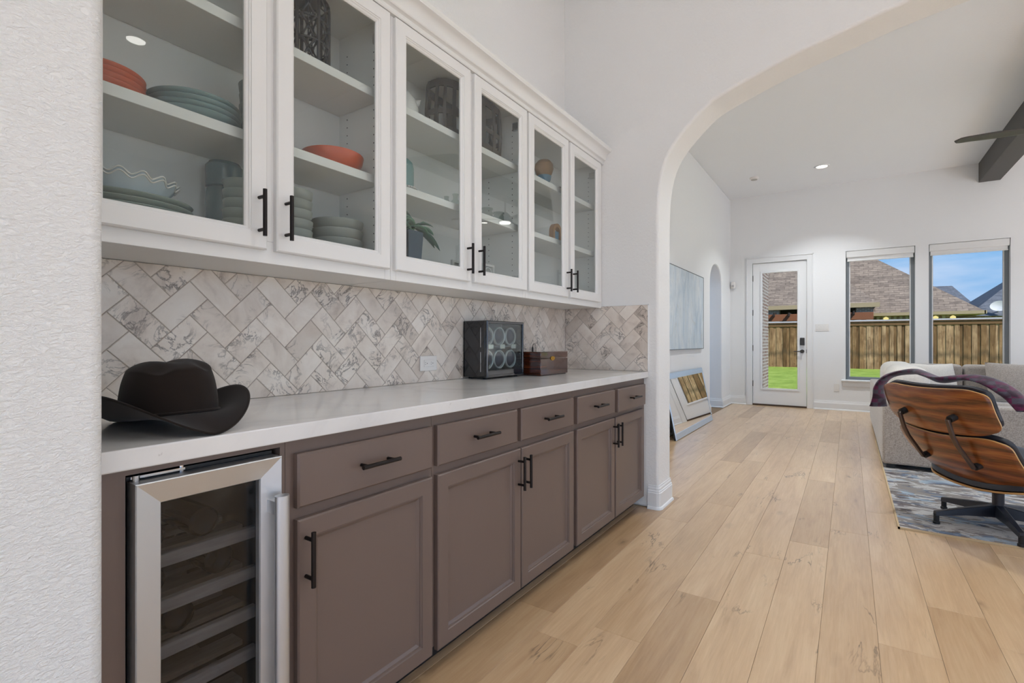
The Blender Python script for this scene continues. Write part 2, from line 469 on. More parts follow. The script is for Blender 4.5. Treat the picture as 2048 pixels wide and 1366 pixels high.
# abstract canvas
g = NG('canvas_art'); g.bsdf(None, 0.5)
v = g.coord('Object', scale=(1, 1, 0.35)); n = g.noise(v, 5, 6, 0.65, 0.6)
c = g.ramp(n, [(0.3, hexc('#a9bccb')), (0.5, hexc('#cfdae2')), (0.7, hexc('#e3e8ea'))])
n2 = g.noise(g.coord('Object', scale=(1, 9, 0.5)), 2.4, 4, 0.6, 0.4)
s = g.ramp(g.math('ABSOLUTE', g.math('SUBTRACT', n2, 0.5)), [(0.0, W1), (0.02, G1)])
c = g.mix(g.math('MULTIPLY', s, 0.35), c, hexc('#8c8d86'))
n3 = g.ramp(g.noise(g.coord('Object'), 3.0, 4, 0.6, 1.5), [(0.6, G1), (0.72, W1)])
g.color(g.mix(g.math('MULTIPLY', n3, 0.35), c, hexc('#b9b4a8')))
plain('canvas_edge', '#6f7275', 0.5)
# outdoors
g = NG('grass'); g.bsdf(None, 0.9, spec=0.1)
v = g.coord('Object'); c = g.ramp(g.noise(g.coord('Object', scale=(1, 0.6, 1)), 2.0, 6, 0.75), [(0.3, hexc('#788f3c')), (0.5, hexc('#92a84c')), (0.7, hexc('#abb962'))])
g.color(c); g.bump(g.noise(v, 30, 3), 0.8, 0.05)
g = NG('fence_wood'); g.bsdf(None, 0.9, spec=0.1)
v = g.coord('Object', rnd=17); n = g.noise(v, 2.2, 5, 0.6, 0.4)
gr = g.noise(g.coord('Object', scale=(14, 14, 1.2), rnd=17), 2, 4)
c = g.mix(0.5, g.ramp(n, [(0.3, hexc('#6a503b')), (0.5, hexc('#9f8163')), (0.7, hexc('#c9ae8e'))]), g.ramp(gr, [(0.3, hexc('#4c3a2c')), (0.7, hexc('#cbb08f'))]))
tint = g.ramp(g.oi.outputs['Random'], [(0.0, hexc('#8f8577')), (0.4, hexc('#d2c6b6')), (1.0, hexc('#ffffff'))])
c = g.mix(1.0, c, tint, 'MULTIPLY')
vo = g.n('ShaderNodeTexVoronoi'); vo.inputs['Scale'].default_value = 4.5; g.l(g.coord('Object', scale=(1.5,1,1), rnd=17), vo.inputs['Vector'])
c = g.mix(g.ramp(vo.outputs['Distance'], [(0.06, (0.8,0.8,0.8)), (0.14, G1)]), c, hexc('#4a3520'))
zz = g.n('ShaderNodeSeparateXYZ'); tcz = g.n('ShaderNodeTexCoord'); g.l(tcz.outputs['Object'], zz.inputs[0])
wob = g.math('ADD', zz.outputs['Z'], g.math('MULTIPLY', g.noise(g.coord('Object', scale=(0.3,0.3,0.1), rnd=17), 3, 2), 0.7))
st = g.ramp(g.math('ABSOLUTE', g.math('SUBTRACT', wob, 0.95)), [(0.0, (0.65,0.65,0.65)), (0.16, G1)])
c = g.mix(st, c, hexc('#4d4334'))
g.color(c)
plain('fence_cap', '#5b4530', 0.9)
plain('fence_rail', '#6b4f34', 0.9)
plain('fence_metal', '#b4b6ba', 0.6)
def shingle(name, cols, sc):
    g = NG(name); g.bsdf(None, 0.9, spec=0.1)
    br = g.n('ShaderNodeTexBrick'); g.l(g.coord('Object', scale=(1,1,1)), br.inputs['Vector'])
    br.inputs['Scale'].default_value = sc; br.inputs['Mortar Size'].default_value = 0.012; br.inputs['Brick Width'].default_value = 0.55; br.inputs['Row Height'].default_value = 0.17
    br.inputs['Color1'].default_value = hexc(cols[0]); br.inputs['Color2'].default_value = hexc(cols[1]); br.inputs['Mortar'].default_value = hexc(cols[2])
    n = g.noise(g.coord('Object', scale=(2, 5, 1)), 3, 3)
    g.color(g.mix(0.4, br.outputs['Color'], g.ramp(n, [(0.3, hexc(cols[2])), (0.7, hexc(cols[1]))])))
shingle('shingle_brown', ('#6e635b', '#9a8b7e', '#4d4641'), 1.4)
shingle('shingle_slate', ('#565a62', '#757982', '#40434a'), 1.4)
g = NG('brick'); g.bsdf(None, 0.9, spec=0.1)
br = g.n('ShaderNodeTexBrick'); g.l(g.coord('Object', rot=(0, rad(90), 0)), br.inputs['Vector'])
tcb = g.n('ShaderNodeTexCoord'); spb = g.n('ShaderNodeSeparateXYZ'); cbb = g.n('ShaderNodeCombineXYZ')
g.l(tcb.outputs['Object'], spb.inputs[0]); g.l(g.math('ADD', spb.outputs['Y'], spb.outputs['X']), cbb.inputs[0]); g.l(spb.outputs['Z'], cbb.inputs[1]); g.l(cbb.outputs[0], br.inputs['Vector'])
br.inputs['Scale'].default_value = 1.0; br.inputs['Brick Width'].default_value = 0.21; br.inputs['Row Height'].default_value = 0.075; br.inputs['Mortar Size'].default_value = 0.012
br.inputs['Color1'].default_value = hexc('#7a5b52'); br.inputs['Color2'].default_value = hexc('#8f8380'); br.inputs['Mortar'].default_value = hexc('#b3acab')
g.color(br.outputs['Color'])

# ================================================================== room shell
CEIL = 3.67; WX = -1.752; NX0 = -1.05; YN = 0.318; YR = 3.293; YA = 3.56; LX = -1.78; YF = 9.68; RX = 5.2; YB = -4.6

# floor: dark bed with oak planks laid along Y
fl = struct('floor', MB().box(-2.6, RX+.1, YB-.1, YF+.02, -0.08, -0.004), 'floor_gap', 'oak plank floor')
PW = 0.1826; PX0 = 0.089
pl_cache = {}
def plank_mesh(L):
    k = round(L, 2)
    if k not in pl_cache:
        w = PW/2 - 0.0004; l = L/2 - 0.0004; c = 0.0009
        mb = MB()
        vs = [(-w,-l,-.004),(w,-l,-.004),(w,l,-.004),(-w,l,-.004),(-w,-l,-c),(w,-l,-c),(w,l,-c),(-w,l,-c),(-w+c,-l+c,0),(w-c,-l+c,0),(w-c,l-c,0),(-w+c,l-c,0)]
        fs = [(8,9,10,11)]
        for a in (0, 4):
            for i in range(4): fs.append((a+i, a+(i+1)%4, a+4+(i+1)%4, a+4+i))
        me = mb.add(vs, fs).mesh('plank', smooth=0); me.materials.append(M['oak_plank']); pl_cache[k] = me
    return pl_cache[k]
fixed = {-1: [3.52, 5.35], -2: [3.19], -3: [2.887], -4: [2.27], 0: [2.29, 4.02]}
rp = random.Random(11)
for row in range(-10, 29):
    x = PX0 + row*PW + PW/2
    if x - PW/2 > RX or x + PW/2 < WX - 0.02: continue
    js = sorted(fixed.get(row, [rp.choice([0.3, 0.75, 1.2, 1.65, 2.1])+rp.choice([0, .15])]))
    while js[0] > YB: js.insert(0, js[0]-rp.choice([1.5, 1.83, 1.83, 2.2]))
    while js[-1] < YF: js.append(js[-1]+rp.choice([1.5, 1.83, 1.83, 2.2]))
    for a, b in zip(js, js[1:]):
        a = max(a, YB); b = min(b, YF-.001)
        if b - a < .05: continue
        if x > 2.8 and (b < 2.0): continue
        o = bpy.data.objects.new('plank', plank_mesh(b-a)); COL.objects.link(o); o.parent = fl
        o.location = (x, (a+b)/2, 0)

struct('ceiling', MB().box(-2.6, RX+.15, YB-.15, YF+.18, CEIL, CEIL+.12), 'ceiling_paint', 'white flat ceiling')
struct('wall_left', MB().box(-1.95, WX, YN-.05, YR+.05, 0, CEIL), 'wall_paint', 'wall behind the built-in cabinets')
struct('wall_near', MB().box(-1.95, NX0, YB, YN, 0, CEIL), 'wall_paint_near', 'textured white wall end beside the cabinet niche', bevel=.018, seg=4)

# wall with the wide flattened arch
arch = [(-1.05,0),(-1.05,1.92),(-1.047,2.02),(-1.037,2.14),(-1.013,2.26),(-.965,2.37),(-.876,2.478),(-.735,2.602),(-.62,2.655),(-.52,2.69),(-.3,2.757),(-.12,2.80),(.08,2.844),(.26,2.88),(.55,2.922),(.9,2.962),(1.25,2.988),(1.6,2.997)]
def smooth_poly(p, n=4):
    out = [p[0], p[1]]
    for i in range(1, len(p)-1):
        a, b, c, d = p[i-1], p[i], p[i+1], p[min(i+2, len(p)-1)]
        if i == 1: a = b
        for k in range(1, n+1):
            t = k/n
            out.append(tuple(0.5*((2*b[j]) + (-a[j]+c[j])*t + (2*a[j]-5*b[j]+4*c[j]-d[j])*t*t + (-a[j]+3*b[j]-3*c[j]+d[j])*t**3) for j in (0, 1)))
    return out
half = smooth_poly(arch)
full = half + [(3.2-x, z) for x, z in reversed(half[:-1])]
poly = [(-1.95, 0)] + full + [(RX+.1, 0), (RX+.1, CEIL), (-1.95, CEIL)]
bm = bmesh.new()
vs = [bm.verts.new((x, YR, z)) for x, z in poly]
f = bm.faces.new(vs)
r = bmesh.ops.extrude_face_region(bm, geom=[f])
bmesh.ops.translate(bm, verts=[q for q in r['geom'] if isinstance(q, bmesh.types.BMVert)], vec=(0, YA-YR, 0))
bmesh.ops.recalc_face_normals(bm, faces=bm.faces)
me = bpy.data.meshes.new('wall_arch'); bm.to_mesh(me); bm.free()
me.polygons.foreach_set('use_smooth', [True]*len(me.polygons)); me.set_sharp_from_angle(angle=rad(40))
me.materials.append(M['wall_paint'])
wa = bpy.data.objects.new('wall_arch', me); COL.objects.link(wa); wa['kind'] = 'structure'; wa['label'] = 'wall with wide rounded archway to the living room'
md = wa.modifiers.new('bev', 'BEVEL'); md.width = .018; md.segments = 4; md.limit_method = 'ANGLE'; md.angle_limit = rad(60)

# living-room left wall with a narrow arched opening
oy0, oy1, osp = 8.10, 8.975, 2.02
ac = [(oy0, 0)] + [((oy0+oy1)/2 - cos(pi*k/20)*(oy1-oy0)/2, osp + sin(pi*k/20)*.335) for k in range(21)] + [(oy1, 0)]
poly = [(YA-.02, 0)] + ac + [(YF+.15, 0), (YF+.15, CEIL), (YA-.02, CEIL)]
bm = bmesh.new(); vs = [bm.verts.new((LX, y, z)) for y, z in poly]; f = bm.faces.new(vs)
r = bmesh.ops.extrude_face_region(bm, geom=[f])
bmesh.ops.translate(bm, verts=[q for q in r['geom'] if isinstance(q, bmesh.types.BMVert)], vec=(-.26, 0, 0))
bmesh.ops.recalc_face_normals(bm, faces=bm.faces)
me = bpy.data.meshes.new('wall_living'); bm.to_mesh(me); bm.free(); me.materials.append(M['wall_paint_far'])
me.polygons.foreach_set('use_smooth', [True]*len(me.polygons)); me.set_sharp_from_angle(angle=rad(40))
wl = bpy.data.objects.new('wall_living', me); COL.objects.link(wl); wl['kind'] = 'structure'; wl['label'] = 'living-room side wall with a narrow arched opening'
md = wl.modifiers.new('bev', 'BEVEL'); md.width = .018; md.segments = 3; md.limit_method = 'ANGLE'; md.angle_limit = rad(60)
struct('wall_hall', MB().box(-2.75, -2.6, 7.4, YF, 0, CEIL), 'wall_paint_far', 'hall wall beyond the narrow arch')

def wall_holes(axis, pos0, pos1, lo, hi, z0, z1, holes):
    cs = sorted({lo, hi} | {h[0] for h in holes} | {h[1] for h in holes})
    zs = sorted({z0, z1} | {h[2] for h in holes} | {h[3] for h in holes})
    mb = MB()
    for a, b in zip(cs, cs[1:]):
        run = None
        segs = []
        for c, d in zip(zs, zs[1:]):
            inside = any(h[0] <= a and b <= h[1] and h[2] <= c and d <= h[3] for h in holes)
            if not inside:
                if segs and abs(segs[-1][1]-c) < 1e-6: segs[-1][1] = d
                else: segs.append([c, d])
        for c, d in segs:
            if axis == 'y': mb.box(a, b, pos0, pos1, c, d)
            else: mb.box(pos0, pos1, a, b, c, d)
    return mb
DX0, DX1, DZ = -1.415, -.585, 2.485
WINS = [(-.047, .828), (.986, 1.868)]
holes = [(DX0, DX1, -.01, DZ)] + [(a, b, .50, 2.567) for a, b in WINS] + [(2.026, 2.908, .50, 2.567)]
struct('wall_back', wall_holes('y', YF, YF+.17, -2.1, RX+.1, -.01, CEIL, holes), 'wall_paint_far', 'far living-room wall with glazed door and windows')
rh = [(-3.4, -1.6, .1, 2.2), (-1.2, .6, .1, 2.2), (1.0, 2.8, .1, 2.2), (3.9, 5.6, .1, 2.65), (5.8, 7.5, .1, 2.65), (7.7, 9.4, .1, 2.65)]  # out-of-view openings, added and sized to bring daylight in from the side
struct('wall_right', wall_holes('x', RX, RX+.15, YB, YF+.1, -.01, CEIL, rh), 'wall_paint_far', 'unseen side wall with openings added and sized for daylight')
nh = [(-.8, 1.9, .02, 3.1), (2.1, 4.9, .02, 3.1)]  # unseen openings put behind the camera to supply daylight
struct('wall_rear', wall_holes('y', YB-.15, YB, -2.1, RX+.1, -.01, CEIL, nh), 'wall_paint_far', 'unseen rear wall with large openings added to supply daylight')

# baseboards
BP = [(0,0),(.026,0),(.026,.006),(.022,.016),(.016,.020),(.016,.108),(.013,.113),(.013,.120),(.009,.126),(.009,.138),(.005,.146),(.004,.156),(0,.156)]
def baseboard(name, path, label, mat='trim_white'):
    """path of floor points; profile grows to the right-hand side of the walk direction"""
    pts = [Vector((p[0], p[1], 0)) for p in path]; n = len(pts); mb = MB(); vs = []
    for i, p in enumerate(pts):
        d0 = (p-pts[i-1]).normalized() if i else None; d1 = (pts[i+1]-p).normalized() if i < n-1 else None
        a = d0 or d1; b = d1 or d0
        na = Vector((a.y, -a.x, 0)); nb = Vector((b.y, -b.x, 0)); m = (na+nb); m = m/ max(.3, m.dot(na))
        for (o, z) in BP: vs.append(p + m*o + Vector((0,0,z)))
    k = len(BP); fs = []
    for i in range(n-1):
        for j in range(k-1): fs.append((i*k+j, i*k+j+1, (i+1)*k+j+1, (i+1)*k+j))
    fs.append(tuple(range(k))); fs.append(tuple((n-1)*k+j for j in range(k)))
    return struct(name, mb.add(vs, fs), mat, label, smooth=20)
rr = .012
baseboard('baseboard_arch', [(-1.117, YR), (NX0-rr, YR), (NX0-rr*.3, YR+rr*.3), (NX0, YR+rr), (NX0, YA-rr), (NX0-rr, YA), (LX, YA)], 'white profiled baseboard wrapping the arch pier')
baseboard('baseboard_near', [(NX0, YB), (NX0, YN-rr), (NX0-rr, YN), (-1.12, YN)], 'white baseboard around the near wall end')
baseboard('baseboard_living', [(LX, YA), (LX, oy0), (LX-.26, oy0)], 'white baseboard on the living-room side wall')
baseboard('baseboard_hall', [(LX-.26, oy1), (LX, oy1), (LX, YF), (DX0-.095, YF)], 'white baseboard between the narrow arch and the door')
baseboard('baseboard_back', [(DX1+.095, YF), (RX, YF)], 'white baseboard under the far windows')

# door casing and glazed door
cs = MB()
for (x0, x1) in ((DX0-.098, DX0+.002), (DX1-.002, DX1+.098)):
    cs.box(x0, x1, YF-.018, YF+.0, 0, DZ+.098)
    e = (x0 if x0 < DX0-.05 else x1-.02); cs.box(e, e+.02, YF-.026, YF-.016, 0, DZ+.1)
cs.box(DX0, DX1, YF-.018, YF, DZ-.002, DZ+.098); cs.box(DX0-.098, DX1+.098, YF-.026, YF-.016, DZ+.08, DZ+.1)
struct('trim_1', cs, 'trim_white', 'white door casing', bevel=.004)
dr = MB()
x0, x1, z0, z1 = DX0+.008, DX1-.008, .028, DZ-.008
gx0, gx1, gz0, gz1 = -1.262, -.722, .305, 2.307
yf, yb = YF+.006, YF+.05
for a, b, c, d in ((x0, gx0, z0, z1), (gx1, x1, z0, z1), (gx0, gx1, z0, gz0), (gx0, gx1, gz1, z1)): dr.box(a, b, yf, yb, c, d)
door = struct('door_1', dr, 'vinyl_white', 'white full-light exterior door', loc=((x0+x1)/2, yf, 0))
mo = MB()
for a, b, c, d in ((gx0-.03, gx0+.004, gz0-.03, gz1+.03), (gx1-.004, gx1+.03, gz0-.03, gz1+.03), (gx0, gx1, gz0-.03, gz0+.004), (gx0, gx1, gz1-.004, gz1+.03)): mo.box(a, b, yf-.012, yf+.004, c, d)
obj('glazing_bead', mo, 'vinyl_white', door, bevel=.004)
obj('glass_pane', MB().box(gx0, gx1, yf+.02, yf+.026, gz0, gz1), 'glass_window', door)
for z in (.38, 1.0, 1.62, 2.22):
    obj('hinge', MB().tube([(x0-.004, yf-.006, z-.05), (x0-.004, yf-.006, z+.05)], .009, 10), 'lock_grey', door)
obj('keypad_lock', MB().box(-.685, -.62, yf-.028, yf, 1.052, 1.178), 'lock_grey', door, bevel=.006)
lv = MB(); lv.tube([(-.655, yf-.012, .95), (-.655, yf, .95)], .032, 20); lv.tube([(-.655, yf-.05, .95), (-.655, yf-.01, .95)], .012, 12); lv.tube([(-.64, yf-.05, .95), (-.70, yf-.052, .947), (-.775, yf-.05, .945)], .008, 10)
obj('lever_handle', lv, 'lock_grey', door)
obj('strike_plate', MB().box(x1-.003, x1+.006, yf-.004, yf+.03, .92, .98), 'lock_grey', door)
struct('trim_2', MB().box(DX0, DX1, YF-.012, YF+.12, 0, .026), 'threshold', 'dark wood door threshold')
jb = MB().box(DX0-.001, DX0+.006, YF+.051, YF+.17, 0, DZ).box(DX1-.006, DX1+.001, YF+.051, YF+.17, 0, DZ).box(DX0, DX1, YF+.051, YF+.17, DZ-.006, DZ+.001)
struct('trim_3', jb, 'trim_white', 'white door jamb')

# windows
def window(i, a, b, label):
    z0, z1 = .50, 2.567
    fr = MB(); y0, y1 = YF+.085, YF+.15
    t = .045
    fr.box(a, a+t, y0, y1, z0, z1).box(b-t, b, y0, y1, z0, z1).box(a+t, b-t, y0, y1, z0, z0+t).box(a+t, b-t, y0, y1, z1-t, z1)
    w = struct('window_%d' % i, fr, 'window_bronze', label, loc=((a+b)/2, YF+.1, z0), bevel=.004)
    obj('glass_pane', MB().box(a+t, b-t, y0+.03, y0+.036, z0+t, z1-t), 'glass_window', w)
    be = MB(); q = .014
    be.box(a+t, a+t+q, y0+.015, y0+.05, z0+t, z1-t).box(b-t-q, b-t, y0+.015, y0+.05, z0+t, z1-t)
    obj('glazing_bead', be, 'vinyl_white', w)
    si = MB().box(a-.06, b+.06, YF-.05, YF+.09, z0-.028, z0+.001)
    obj('window_sill', si, 'trim_white', w, bevel=.008)
    obj('apron', MB().box(a-.045, b+.045, YF-.018, YF, z0-.11, z0-.028).box(a-.045, b+.045, YF-.024, YF, z0-.045, z0-.028), 'trim_white', w, bevel=.005)
    # roller shade rolled up under the head
    s = thing('roller_shade', 'white roller shade rolled up at the head of ' + ('the window nearer the door' if i == 1 else 'the window behind the sofa corner' if i == 2 else 'the window along the sofa'), 'window shade', ((a+b)/2, YF+.03, z1-.16))
    obj('cassette', MB().box(a+.006, b-.006, YF+.004, YF+.075, z1-.105, z1-.004), 'shade_fabric', s, bevel=.008)
    obj('shade_fabric', MB().box(a+.022, b-.022, YF+.028, YF+.031, z1-.158, z1-.10), 'shade_fabric', s)
    obj('hem_bar', MB().tube([(a+.02, YF+.03, z1-.160), (b-.02, YF+.03, z1-.160)], .010, 12), 'shade_fabric', s)
    return w
window(1, *WINS[0], 'tall fixed window beside the door')
window(2, *WINS[1], 'tall fixed window behind the sofa')
window(3, 2.026, 2.908, 'tall fixed window further along the far wall')

# small wall fittings on the far wall
def plate(name, label, cat, x, z, w, h, gangs):
    t = thing(name, label, cat, (x, YF, z-h/2))
    obj('cover_plate', MB().box(x-w/2, x+w/2, YF-.007, YF, z-h/2, z+h/2), 'white_plastic', t, bevel=.003)
    for k in range(gangs):
        c = x + (k-(gangs-1)/2)*.046
        obj('rocker' if name == 'light_switch' else 'receptacle', MB().box(c-.016, c+.016, YF-.011, YF-.006, z-.033, z+.033), 'white_plastic', t, bevel=.002)
    return t
plate('light_switch', 'white four-gang light switch plate right of the glazed door', 'switch', -.37, 1.345, .19, .118, 4)
plate('wall_outlet', 'white wall outlet low between door and window', 'outlet', -.17, .365, .078, .122, 1)
sn = thing('motion_sensor', 'small white motion sensor in the far room corner', 'sensor', (-1.735, YF-.02, 2.06))
obj('housing', MB().lathe([(.001,-.06),(.03,-.058),(.04,-.03),(.04,.03),(.03,.058),(.001,.06)], 20, (-1.728, YF-.03, 2.12), 1, .7), 'white_plastic', sn)
obj('sensor_window', MB().box(-1.745, -1.711, YF-.062, YF-.052, 2.09, 2.12), 'frame_grey', sn)

# ceiling beam, recessed lamps, smoke alarm
bmx = obj('ceiling_beam', MB().box(1.536, 1.765, YA+.002, YF-.002, 3.39, CEIL-.001), 'beam_wood', bevel=.004)
tag(bmx, 'dark stained wooden beam along the living-room ceiling', 'beam')
def can(x, y, label):
    t = thing('recessed_light', label, 'ceiling light', (x, y, CEIL-.012), group='recessed ceiling lamps')
    obj('trim_ring', MB().lathe([(.098,.012),(.098,.004),(.09,0),(.072,.002),(.066,.009),(.066,.012)], 36, (x, y, CEIL-.012)), 'trim_white', t)
    obj('lens', MB().lathe([(.001,0),(.066,0),(.066,.004),(.001,.004)], 32, (x, y, CEIL-.006)), 'lamp_lens', t)
    d = bpy.data.lights.new('lamp', 'AREA'); d.shape = 'DISK'; d.size = .13; d.energy = CAN_W if y > YA else CAN_K; d.spread = rad(110); d.color = (.90, .955, 1.0)
    o = bpy.data.objects.new('lamp', d); COL.objects.link(o); o.parent = t; o.location = (0, 0, -.004)
    return t
can(-.33, 8.57, 'lit recessed lamp in the ceiling before the glazed door')
for x, y in ((3.6, 8.57), (-.33, 4.75), (3.6, 4.75)): can(x, y, 'lit recessed lamp in the living-room ceiling')
for x, y in ((.35, 1.73), (2.11, 1.73), (4.1, 1.73), (.95, -1.2), (2.6, -1.2), (4.1, -1.4), (.95, -3.6), (3.1, -3.6)): can(x, y, 'lit recessed lamp of the kitchen ceiling set, which includes one added to light the worktop')  # the lamp nearest the cabinets is unseen, added to brighten the worktop
t = thing('smoke_alarm', 'small white round smoke alarm on the living-room ceiling', 'smoke alarm', (-1.23, 8.58, CEIL-.03))
obj('housing', MB().lathe([(.001,-.034),(.04,-.033),(.058,-.022),(.066,-.006),(.066,0)], 28, (-1.23, 8.58, CEIL)), 'white_plastic', t)
obj('vent_ring', MB().lathe([(.04,-.036),(.045,-.036),(.045,-.03),(.04,-.03)], 28, (-1.23, 8.58, CEIL)), 'frame_grey', t)

# ceiling fan hung from the beam (only a blade tip is in view)
FX, FY, FZ = 1.65, 6.55, 3.075
t = thing('ceiling_fan', 'three-blade dark ceiling fan hung from the beam', 'ceiling fan', (FX, FY, FZ))
obj('canopy', MB().lathe([(.07,.37),(.07,.35),(.03,.30),(.016,.29)], 24, (FX, FY, FZ)), 'fan_blade', t)
obj('downrod', MB().tube([(FX, FY, FZ+.06), (FX, FY, FZ+.31)], .014, 14), 'fan_blade', t)
obj('motor', MB().lathe([(.02,.10),(.05,.08),(.10,.02),(.12,-.02),(.11,-.05),(.09,-.06)], 32, (FX, FY, FZ)), 'fan_blade', t)
obj('light_lens', MB().lathe([(.09,-.06),(.088,-.075),(.001,-.09)], 32, (FX, FY, FZ)), 'lamp_lens', t)
for k in range(3):
    a0 = rad(196 + 120*k); ca, sa = cos(a0), sin(a0)
    def bl(u, v):
        r = .09 + u*.76; wd = .03 + .040*sin(min(1, u*1.25)*pi*.75)
        if u > .9: wd *= sqrt(max(0.0, 1-((u-.9)/.1)**2))*.92 + .08
        y = (v-.5)*2*wd; z = -.02 + y*.10 + (u**2)*-.03
        return (FX + r*ca - y*sa, FY + r*sa + y*ca, FZ + z)
    obj('blade', MB().grid(bl, 24, 6), 'fan_blade', t, solid=.008)

# ================================================================== base cabinets
FXF, DXF = -1.147, -1.127           # face frame plane, door face plane
CT = .914; CB = .8735
def pull(parent, c, vertical, L=.136):
    """bar pull standing off a +X facing front at face x = c[0]"""
    x, y, z = c; h = L/2; p = .048; mb = MB(); o = .032
    if vertical:
        mb.tube([(x+o, y, z-h), (x+o, y, z+h)], .006, 14)
        for s in (-p, p): mb.tube([(x-.001, y, z+s), (x+o, y, z+s)], .005, 10)
    else:
        mb.tube([(x+o, y-h, z), (x+o, y+h, z)], .006, 14)
        for s in (-p, p): mb.tube([(x-.001, y+s, z), (x+o, y+s, z)], .005, 10)
    return obj('handle', mb, 'bronze', parent)
def base_door(cab, y0, y1, hy, x=DXF):
    z0, z1 = .089, .672
    pr = [(0, x-.02), (0, x-.004), (.004, x), (.048, x), (.050, x-.004), (.054, x-.0045), (.055, x-.008), (.062, x-.012), (.064, x-.013)]
    d = obj('door', MB().ringx(y0, y1, z0, z1, pr, cap=True), 'cabinet_taupe', cab, smooth=20)
    pull(d, (x, hy, .576), True)
    return d
def base_drawer(cab, y0, y1, x=DXF):
    pr = [(0, x-.03), (0, x-.005), (.005, x)]
    d = obj('drawer', MB().ringx(y0, y1, .701, .836, pr, cap=True), 'cabinet_taupe', cab, smooth=20)
    pull(d, (x, (y0+y1)/2, .771), False)
    return d
def base_cab(y0, y1, label, doors, drawers):
    t = thing('base_cabinet', label, 'cabinet', ((WX+FXF)/2, (y0+y1)/2, 0), group='taupe base cabinets')
    obj('carcass', MB().box(WX+.004, FXF-.019, y0+.0005, y1-.0005, .10, CB-.001), 'cabinet_taupe', t)
    ff = MB(); x0, x1 = FXF-.019, FXF
    ff.box(x0, x1, y0+.0005, y0+.035, .10, CB-.001).box(x0, x1, y1-.035, y1-.0005, .10, CB-.001)
    ff.box(x0, x1, y0+.035, y1-.035, .1, CB-.001)
    obj('face_frame', ff, 'cabinet_taupe', t)
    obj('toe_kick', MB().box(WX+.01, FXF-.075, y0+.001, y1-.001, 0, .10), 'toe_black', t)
    for (a, b, hy) in doors: base_door(t, a, b, hy)
    for (a, b, x) in drawers: base_drawer(t, a, b, x)
    return t
base_cab(.705, 1.222, 'taupe base cabinet beside the wine cooler, one drawer over one door', [(.728, 1.210, .749)], [(.728, 1.210, DXF)])
base_cab(1.222, 2.235, 'middle taupe base cabinet, two drawers over a pair of doors', [(1.236, 1.739, 1.718), (1.746, 2.218, 1.767)], [(1.236, 1.714, DXF), (1.744, 2.218, DXF)])
base_cab(2.235, YR-.002, 'taupe base cabinet against the arch pier, two drawers over a pair of doors', [(2.256, 2.738, 2.717), (2.755, 3.236, 2.776)], [(2.256, 2.735, DXF+.004), (2.760, 3.226, DXF+.014)])
# cooler bay
t = thing('cooler_surround', 'taupe cabinet surround framing the wine cooler', 'cabinet', ((WX+FXF)/2, .51, 0))
sf = MB(); x0, x1 = FXF-.019, FXF
sf.box(x0, x1, YN+.001, .379, 0.0, CB-.001).box(x0, x1, .692, .7045, 0.0, CB-.001).box(x0, x1, .379, .692, .858, CB-.001)
obj('face_frame', sf, 'cabinet_taupe', t)
obj('side_panel', MB().box(WX+.004, x0, YN+.001, YN+.018, 0, CB-.001), 'cabinet_taupe', t)
obj('side_panel', MB().box(WX+.004, x0, .694, .7045, 0, CB-.001), 'cabinet_taupe', t)

# wine cooler
WC0, WC1 = .387, .683; XD = -1.122
t = thing('wine_cooler', 'narrow stainless-framed wine cooler with wooden shelves behind dark glass', 'wine cooler', (-1.4, (WC0+WC1)/2, 0))
bd = MB(); a, b = WC0, WC1; xb, xf = -1.70, XD-.045
bd.box(xb, xb+.02, a, b, .06, .85).box(xb, xf, a, a+.018, .06, .85).box(xb, xf, b-.018, b, .06, .85).box(xb, xf, a+.018, b-.018, .83, .85).box(xb, xf, a+.018, b-.018, .06, .12)
obj('body', bd, 'black_plastic', t)
obj('kick_grille', MB().box(-1.22, -1.18, a, b, 0, .06), 'black_plastic', t)
dz0, dz1 = .10, .842
gd = obj('door', MB().ringx(a, b, dz0, dz1, [(.035, XD-.042), (0, XD-.042), (0, XD-.002), (.002, XD), (.046, XD-.012), (.048, XD-.016), (.048, XD-.03)]), 'steel', t, smooth=15)
gd['label'] = 'brushed stainless door frame'
obj('glass_pane', MB().box(XD-.036, XD-.030, a+.046, b-.046, dz0+.046, dz1-.046), 'glass_smoked', gd)
obj('gasket', MB().ringx(a+.012, b-.012, dz0+.012, dz1-.012, [(0, XD-.042), (0, XD-.058), (.022, XD-.058), (.022, XD-.042)], closed=True), 'rubber', gd)
hd = MB(); hy = b-.020
hd.box(XD-.012, XD+.032, hy-.013, hy+.009, .715, .745).box(XD-.012, XD+.032, hy-.013, hy+.009, .20, .23)
prf = [(XD+.030 + .014*cos(q), hy+.001 + .0165*sin(q)) for q in [2*pi*k/24 for k in range(24)]]
hd.prism(prf, 'z', .17, .758)
obj('handle', hd, 'steel', gd)
for k, zt in enumerate((.668, .571, .475, .378, .281, .185)):
    sh = MB(); xs = XD-.072
    sh.box(xs-.018, xs, a+.022, b-.022, zt-.028, zt)
    s = obj('wine_shelf', sh, 'beech_slat', t, bevel=.002)
    for j in range(4):
        xx = xs-.07-j*.10
        obj('slat', MB().box(xx-.05, xx, a+.02, b-.02, zt-.024, zt-.012), 'beech_slat', s)
hg = MB().box(XD-.05, XD-.035, a+.004, a+.10, .846, .851).tube([(XD-.035, a+.012, .842), (XD-.035, a+.012, .853)], .007, 12).tube([(XD-.043, a+.096, .842), (XD-.043, a+.096, .855)], .005, 10)
obj('hinge', hg, 'chrome', t)
